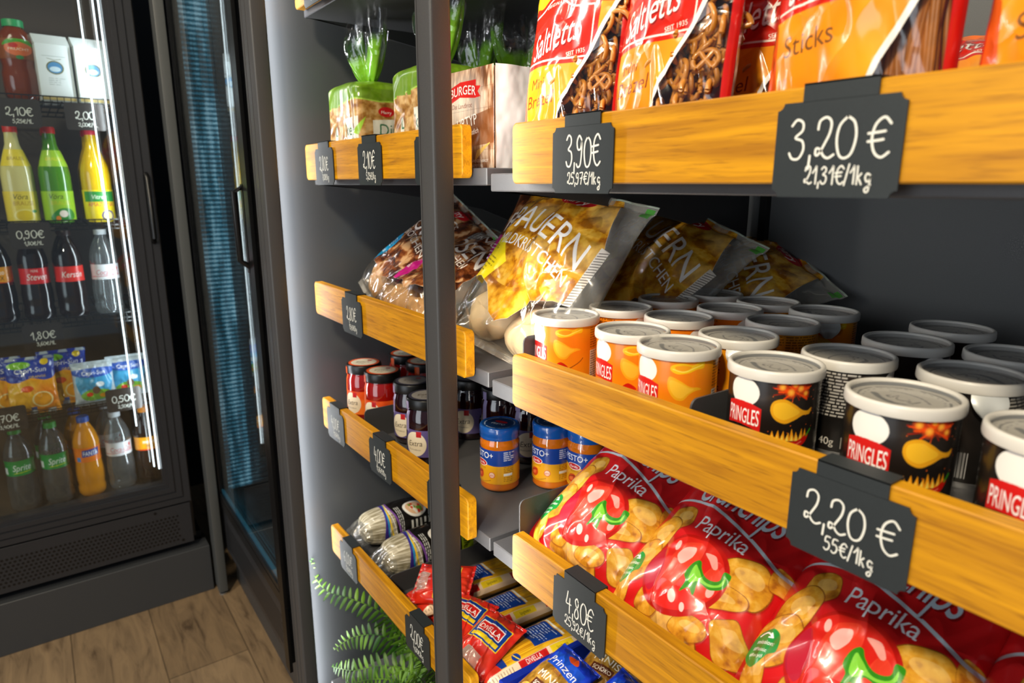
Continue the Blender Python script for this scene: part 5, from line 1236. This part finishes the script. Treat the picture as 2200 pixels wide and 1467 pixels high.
# ================================================================ fern
fern = tag(empty('potted_fern', (-0.98, 0.56, -1.05)), 'green sword fern arching out from under the noodle shelf', 'fern')
M_LEAF, _n, _l, _b = newmat('fern_leaf')
_tc = _n.new('ShaderNodeTexCoord'); _nz = _n.new('ShaderNodeTexNoise'); _nz.inputs['Scale'].default_value = 18; _l.new(_tc.outputs['Object'], _nz.inputs['Vector'])
_rp = _n.new('ShaderNodeValToRGB'); _rp.color_ramp.elements[0].position = .35; _rp.color_ramp.elements[0].color = (*s2l('27540E'), 1); _rp.color_ramp.elements[1].position = .7; _rp.color_ramp.elements[1].color = (*s2l('6F9C26'), 1)
_l.new(_nz.outputs['Fac'], _rp.inputs[0]); _l.new(_rp.outputs[0], _b.inputs['Base Color']); _b.inputs['Roughness'].default_value = .45
m = MB(); m.lathe([(0.0, 0.001), (0.045, 0.001), (0.06, 0.09), (0.064, 0.092), (0.064, 0.10), (0.056, 0.10), (0.05, 0.085), (0.0, 0.085)], 32); m.build('pot', plain('dark_pot', '2A2A2C', .5), fern, 40)
def frond(pts, wid, seed):
    P = [Vector(p) for p in smooth_open(pts, 10)]; L_ = [0]
    for a, b in zip(P[:-1], P[1:]): L_.append(L_[-1]+(b-a).length)
    T_ = L_[-1]; m = MB(); rel = Vector((-0.98, 0.56, -1.05)); rs = random.Random(seed)
    m.tube([p-rel for p in P], [0.0016*(1-.7*l/T_) for l in L_], 5)
    view = Vector((0.9, -0.5, 0.75)).normalized(); s = 0.05*T_; k = 0
    while s < T_:
        i = min(len(L_)-2, max(j for j in range(len(L_)) if L_[j] <= s)); f_ = (s-L_[i])/(L_[i+1]-L_[i]); p = P[i].lerp(P[i+1], f_); t = (P[i+1]-P[i]).normalized()
        n_ = (view-t*view.dot(t)).normalized(); sd = t.cross(n_).normalized()*(1 if k % 2 else -1)
        u = s/T_; ll = wid*(min(1, .45+u*2.0))*(1-u**3.0)**.8*rs.uniform(.85, 1.1)+.004; tip = sd*ll+t*ll*.35+n_*ll*rs.uniform(-.30, .12)+Vector((0, 0, -ll*.15))
        wv = ll*.13+.001; base = p-rel; q = []
        for a_, w_ in ((0, .35), (.15, 1.0), (.4, 1.0), (.7, .75), (.9, .4), (1, 0)):
            c_ = base+tip*a_-n_*ll*.10*a_*a_; q.append((c_+t*wv*w_, c_-t*wv*w_*.8, c_+n_*wv*.25*w_))
        v = []; 
        for a_, b2, cm in q: v += [a_, cm, b2]
        fcs = []
        for r_ in range(len(q)-1): fcs += [(3*r_, 3*r_+1, 3*r_+4, 3*r_+3), (3*r_+1, 3*r_+2, 3*r_+5, 3*r_+4)]
        m.add(v, fcs); s += .0088*(1-.35*u)+.0006; k += 1
    return m.build('frond', M_LEAF, fern, 60)
Rm = np.array(R)
def unp(u, v, y):
    d = Rm @ np.array([u-1100, 733.5-v, -1430.0]); return tuple(d*(y/d[1]))
root = (-0.99, 0.55, -0.965)
for i, (pp, ys, wd) in enumerate([([(778, 1435), (733, 1386), (690, 1330), (673, 1270), (669, 1198)], (.50, .45, .41, .395, .388), .026),
    ([(870, 1370), (820, 1316), (754, 1286), (700, 1268), (668, 1225)], (.54, .49, .44, .405, .390), .031),
    ([(880, 1400), (820, 1366), (760, 1368), (718, 1396)], (.53, .48, .44, .41), .031),
    ([(890, 1440), (820, 1430), (760, 1440), (712, 1432)], (.52, .47, .43, .41), .031),
    ([(900, 1420), (850, 1350), (830, 1300)], (.54, .50, .48), .024),
    ([(900, 1480), (850, 1460), (780, 1462), (728, 1480)], (.50, .45, .42, .40), .026),
    ([(930, 1440), (905, 1400), (880, 1350)], (.50, .46, .445), .024),
    ([(930, 1490), (900, 1455), (862, 1440), (830, 1462)], (.50, .45, .425, .41), .024)]):
    frond([root]+[unp(a, b, y) for (a, b), y in zip(pp, ys)], wd, i)

# ================================================================ drinks in the wide fridge
M_PET = mat_film('clear_pet', (0.86, 0.90, 0.90), 0.05, 0.08, 0.8, 2.2, 0.06)
M_COLA = plain('cola', '1C0D08', .08, 0, 1.0); M_ORANGE = plain('orange_soda', 'D98A10', .1, 0, 1.0); M_GREENGL = plain('green_glass', '4C8A1E', .08, 0, 1); M_YELJ = plain('yellow_juice', 'E0B40C', .1, 0, 1); M_RTEA = plain('red_tea', '7A3414', .1, 0, 1); M_LEM = plain('lemon_drink', 'D9CF8A', .1, 0, 1)
def capm(col): return plain('cap_'+col, col, .4)
PET = [(0, .001), (.022, .001), (.030, .006), (.0345, .016), (.0345, .030), (.0325, .040), (.0345, .050), (.0350, .075), (.0335, .090), (.0320, .110), (.0320, .140), (.0335, .150), (.0325, .165), (.026, .188), (.018, .205), (.0135, .214), (.0135, .222)]
PLA = [(0, .001), (.028, .001), (.0345, .008), (.0350, .060), (.0350, .120), (.033, .140), (.024, .170), (.0155, .195), (.0135, .220), (.0135, .228)]
JUI = [(0, .001), (.030, .001), (.037, .010), (.038, .060), (.034, .078), (.037, .095), (.038, .135), (.030, .155), (.020, .165), (.019, .172)]
def bottle(name, prof, body, cap, lab, z0, z1, necklab=None, capr=.0150):
    t = empty(name); m = MB(); m.lathe(prof, 28); m.build('body', body, t, 50)
    zt = prof[-1][1]; m = MB(); m.lathe([(0, zt-.004), (capr, zt-.004), (capr, zt+.010), (capr-.001, zt+.012), (0, zt+.012)], 24); m.build('cap', capm(cap), t, 50)
    if lab is not None: patch('label', jar_r(prof), -1.7, 1.7, z0, z1, lab, t)
    if necklab is not None: patch('neck_label', jar_r(prof), -1.3, 1.3, prof[-1][1]-.085, prof[-1][1]-.045, necklab, t)
    return t
def lab(w, h, bg, items, nu=110):
    c = Cv(w, h, nu, max(20, int(nu*h/w)), bg)
    for it in items: getattr(c, it[0])(*it[1:])
    return c
LB = {
 'sprite': lambda: lab(118, 34, '12903E', [('text', 'Sprite', 59, 11, 19, 'F4F8F4', .04, .25), ('line', [(40, 6), (80, 8)], 1.4, 'C8DC1E'), ('rect', 4, 4, 22, 18, 'F0F4F0'), ('fine', 92, 4, 112, 30, 'E0F0E0', 6)]),
 'fanta': lambda: lab(118, 34, 'F07A12', [('poly', [(38, 12), (40, 28), (86, 30), (84, 14)], '1C3C9C'), ('text', 'FANTA', 62, 15, 14, 'FFFFFF', .05, 0, .9), ('rect', 22, 2, 34, 12, '4A8CD0')]),
 'light': lambda: lab(118, 32, 'D4D4D8', [('text', 'Coca-Cola', 60, 10, 15, 'C2181E', .02, .3), ('ell', 86, 22, 4, 4, 'C2181E'), ('line', [(10, 6), (100, 9)], 1.2, 'C2181E')]),
 'mezzo': lambda: lab(118, 34, 'F0A014', [('text', 'mezzo', 56, 18, 13, 'FFFFFF', .05), ('text', 'MIX', 60, 6, 13, '1A1A1A', .05), ('blob', [(10, 0), (40, 4), (80, 2), (118, 10), (118, 0), (0, 0)], 'D8381A')]),
 'cola_a': lambda: lab(118, 34, 'D41C20', [('text', 'Steven', 60, 9, 19, 'F6F2EC', .03, .25), ('text', 'MEINE', 56, 26, 6, 'F6F2EC', .02)]),
 'cola_b': lambda: lab(118, 34, 'DC2A1E', [('text', 'Kerstin', 60, 10, 18, 'F6F2EC', .03, .2)]),
 'brause_y': lambda: lab(110, 62, 'E8D04A', [('text', 'Vöra', 50, 46, 15, '2A3A1A', .02, .25), ('text', 'BRAUSE', 56, 34, 12, 'B08A12', .03), ('ell', 55, 14, 22, 13, 'F2E27A'), ('ell', 55, 14, 18, 10, 'E8C81E'), ('ell', 76, 22, 6, 3, '3A8A3A')]),
 'brause_g': lambda: lab(110, 62, '9CC82A', [('text', 'Vöra', 46, 46, 15, '2A3A1A', .02, .25), ('text', 'BRAUSE', 56, 34, 12, 'C8C81A', .03), ('blob', [(30, 6), (50, 26), (76, 24), (84, 8), (60, 2)], '2E8A2E'), ('ell', 58, 16, 9, 7, 'F4E4DA'), ('ell', 46, 7, 5, 5, 'F08A1E')]),
 'amazonas': lambda: lab(110, 70, 'EFD21A', [('poly', [(16, 44), (16, 66), (90, 66), (90, 44)], '2E8A3A'), ('text', 'Vitrex', 50, 50, 13, 'F0F0E4', .02, .2), ('text', 'AMAZONAS', 56, 34, 13, 'C81E4A', .04, 0, .9), ('ell', 66, 14, 15, 12, '4A3A7A'), ('ell', 66, 14, 11, 9, 'E8D48A')]),
 'juice': lambda: lab(110, 60, '8A4A1E', [('ell', 55, 32, 26, 22, 'E0703A'), ('blob', [(26, 40), (40, 58), (72, 58), (84, 40), (56, 50)], '4FA02A'), ('ell', 46, 40, 8, 7, 'C8281E'), ('text', 'FRUCHT', 55, 26, 10, 'F6E8D4', .03), ('ell', 55, 6, 7, 6, '3E8A4E')]),
 'neck_y': lambda: lab(60, 30, 'EBD23A', [('text', 'BRAUSE', 30, 11, 9, '8A6A12', .02)], 60),
 'neck_g': lambda: lab(60, 30, 'A4D02E', [('text', 'BRAUSE', 30, 11, 9, 'F0E03A', .02)], 60),
}
def carton():
    t = empty('drink_carton'); c = lab(75, 150, 'DCE0E0', [('ell', 37, 88, 19, 18, '6E6A3A'), ('ell', 37, 88, 16, 15, '4E86B4'), ('ell', 37, 84, 12, 7, 'C8DCE8'), ('line', [(12, 118), (62, 118)], 1.2, '9AA0A0'), ('fine', 20, 40, 56, 62, '8A9090', 4, 3, .3), ('line', [(22, 112), (37, 108), (52, 112)], 1.4, '6E6A3A'), ('rect', 0, 0, 75, 8, 'C8AE6A')], 120)
    U, V = uvgrid(c.nu, c.nv); grid_mesh('printed_face', np.stack([.0376+0*U, (U-.5)*.072, .002+V*.130], -1), c.out(), M_CARD, t)
    m = MB(); m.box(-.037, .037, -.037, .037, 0, .132, .001)
    m.add([(-.037, -.037, .132), (.037, -.037, .132), (.037, .037, .132), (-.037, .037, .132), (-.003, -.037, .158), (.003, -.037, .158), (.003, .037, .158), (-.003, .037, .158)], [(0, 1, 5, 4), (1, 2, 6, 5), (2, 3, 7, 6), (3, 0, 4, 7), (4, 5, 6, 7)])
    m.build('carton_body', plain('white_carton', 'D4D8D8', .4), t, 30); return t
def pouch(kind):
    if kind == 'orange':
        c = lab(95, 145, 'F0A01A', [('soft', 30, 50, 40, 44, 'F8D44A'), ('soft', 70, 40, 34, 40, 'F06A12'), ('blob', [(0, 145), (95, 145), (95, 96), (76, 84), (48, 92), (20, 84), (0, 94)], '1A3FA4'), ('text', 'Capri-Sun', 48, 106, 17, 'F6F6F6', .04, .1, .9), ('text', 'ORANGE', 60, 92, 8, 'F2C81A', .03), ('ell', 28, 126, 22, 9, '7CC02A'), ('ell', 76, 130, 8, 8, 'F0C81A'), ('ell', 30, 44, 22, 22, 'F6B42A'), ('ell', 64, 36, 20, 20, 'F6E0A0'), ('ell', 64, 36, 17, 17, 'F0A01A'), ('ell', 38, 66, 12, 8, 'E8581A'), ('rect', 40, 8, 50, 18, '3A6AC0')], 150)
    else:
        c = lab(95, 120, 'B4BEC4', [('blob', [(10, 84), (85, 84), (80, 24), (48, 10), (16, 26)], '3E9CCB'), ('blob', [(14, 30), (40, 44), (80, 36), (74, 16), (30, 12)], '7CB43A'), ('blob', [(4, 100), (90, 100), (88, 82), (48, 76), (6, 84)], '2A58B4'), ('text', 'Capri-Sun', 48, 84, 15, 'F2F4F6', .04, .1, .9), ('ell', 50, 40, 9, 11, '7A5A4A'), ('ell', 34, 30, 8, 6, 'D8381A'), ('ell', 66, 24, 10, 6, 'F0A01A'), ('ell', 60, 56, 10, 7, 'E8EEF2')], 150)
    w, h = (.112, .150) if kind == 'orange' else (.100, .118)
    t = make_bag('drink_pouch', c, w, h, .042, 3 if kind == 'orange' else 6, M_PACK, 'B4BEC4', label='x', cat='drink pouch', group='drink pouches in the fridge', wr=.004, foldn=3, seal=.06)
    return t
DR = []
def stand(o, x, y, z, label, cat, group, yaw=0.0):
    o.location = (x, y, z); o.rotation_euler = (0, 0, yaw); tag(o, label, cat, group); DR.append(o); return o
P_ = {}
def bt(kind):
    if kind in P_: return copy_tree(P_[kind])
    L0 = LB
    if kind == 'sprite': o = bottle('soda_bottle', PET, M_PET, '2E9A3E', L0['sprite'](), .108, .150)
    elif kind == 'fanta': o = bottle('soda_bottle', PET, M_ORANGE, '1E56B4', L0['fanta'](), .108, .150)
    elif kind == 'light': o = bottle('soda_bottle', PET, M_PET, 'B8BCC0', L0['light'](), .108, .148)
    elif kind == 'mezzo': o = bottle('soda_bottle', PET, M_COLA, 'E0861A', L0['mezzo'](), .108, .148)
    elif kind == 'steven': o = bottle('cola_bottle', PET, M_COLA, '1A1A1A', L0['cola_a'](), .100, .140)
    elif kind == 'kerstin': o = bottle('cola_bottle', PET, M_COLA, '2A1410', L0['cola_b'](), .100, .140)
    elif kind == 'silver': o = bottle('cola_bottle', PET, M_PET, 'B8BCC0', L0['light'](), .100, .140)
    elif kind == 'bry': o = bottle('lemonade_bottle', PLA, M_LEM, 'CC2A1E', L0['brause_y'](), .006, .082, L0['neck_y']())
    elif kind == 'brg': o = bottle('lemonade_bottle', PLA, M_GREENGL, 'CC2A1E', L0['brause_g'](), .006, .082, L0['neck_g']())
    elif kind == 'ama': o = bottle('lemonade_bottle', PLA, M_YELJ, 'CC2A3E', L0['amazonas'](), .002, .085)
    elif kind == 'juice': o = bottle('juice_bottle', JUI, M_RTEA, '2E9A5A', L0['juice'](), .092, .138, capr=.022)
    elif kind == 'carton': o = carton()
    elif kind in ('orange', 'silverp'): o = pouch('orange' if kind == 'orange' else 'silver')
    P_[kind] = o; return o
XB = -2.120
A_ = -0.02
items = [('juice', .030, 0, 'juice bottle with green cap, left of the white cartons', 'juice bottle'), ('carton', .098, 0, 'white drink carton with round blue emblem, left one of two', 'drink carton'), ('carton', .178, 0, 'white drink carton with round blue emblem, right one of two', 'drink carton'), ('juice', -.062, 0, 'juice bottle with green cap at the left picture edge', 'juice bottle'),
 ('bry', -.010, 1, 'lemonade bottle with pale yellow label and red cap', 'lemonade bottle'), ('brg', .068, 1, 'green lemonade bottle with lime label and red cap', 'lemonade bottle'), ('ama', .158, 1, 'bright yellow juice bottle with red cap', 'lemonade bottle'), ('bry', -.095, 1, 'lemonade bottle cut by the left picture edge', 'lemonade bottle'),
 ('mezzo', -.085, 2, 'orange-label cola mix bottle at the left edge, middle rack', 'soda bottle'), ('steven', -.008, 2, 'cola bottle with red label reading Steven', 'cola bottle'), ('kerstin', .068, 2, 'cola bottle with red label reading Kerstin', 'cola bottle'), ('silver', .150, 2, 'clear bottle with silver label beside the red-label colas', 'cola bottle'),
 ('sprite', -.108, 4, 'clear lemon soda bottle with green label, left one', 'soda bottle'), ('sprite', -.030, 4, 'clear lemon soda bottle with green label, right one beside the orange soda', 'soda bottle'), ('fanta', .046, 4, 'orange soda bottle with blue cap at the fridge bottom', 'soda bottle'), ('light', .122, 4, 'clear bottle with silver label at the fridge bottom', 'soda bottle'), ('mezzo', .195, 4, 'orange-label cola mix bottle in the bottom right corner of the fridge', 'soda bottle')]
for kind, y, row, lb_, cat in items:
    z = FZ[row]+(0.001 if row == 4 else 0.0)
    stand(bt(kind), XB+(0.004 if kind == 'carton' else 0), y, z, lb_, cat, 'drinks in the wide fridge', .12)
for kind, y, row, lb_, cat in [('carton', .098, 0, 'white drink carton in the second row, left', 'drink carton'), ('carton', .178, 0, 'white drink carton in the second row, right', 'drink carton'), ('bry', -.010, 1, 'pale yellow lemonade bottle in the second row', 'lemonade bottle'), ('brg', .068, 1, 'green lemonade bottle in the second row', 'lemonade bottle'), ('ama', .158, 1, 'bright yellow juice bottle in the second row', 'lemonade bottle'),
 ('steven', -.008, 2, 'cola bottle in the second row behind Steven', 'cola bottle'), ('kerstin', .068, 2, 'cola bottle in the second row behind Kerstin', 'cola bottle'), ('sprite', -.040, 4, 'green-capped soda bottle in the second row', 'soda bottle'), ('fanta', .030, 4, 'blue-capped orange soda in the second row', 'soda bottle'), ('light', .108, 4, 'white-capped soda bottle in the second row', 'soda bottle')]:
    stand(bt(kind), XB-.088, y, FZ[row]+(0.001 if row == 4 else 0.0), lb_, cat, 'drinks in the wide fridge', .1)
for kind, x, y, lb_ in [('orange', 0, -.052, 'orange drink pouch with blue top, front one'), ('orange', -.05, .022, 'orange drink pouch with blue top, behind the front one'), ('silverp', 0, .085, 'silver drink pouch with blue lettering'), ('silverp', -.03, .170, 'silver drink pouch with beach picture at the right'), ('orange', -.03, -.125, 'orange drink pouch cut by the left picture edge')]:
    o = bt(kind); place(o, (XB+.03+x, y, FZ[3]+.0), 8, 90, 0); tag(o, lb_)
for k in range(4):
    y = .20; 
# dark snack jars deeper in the cabinet
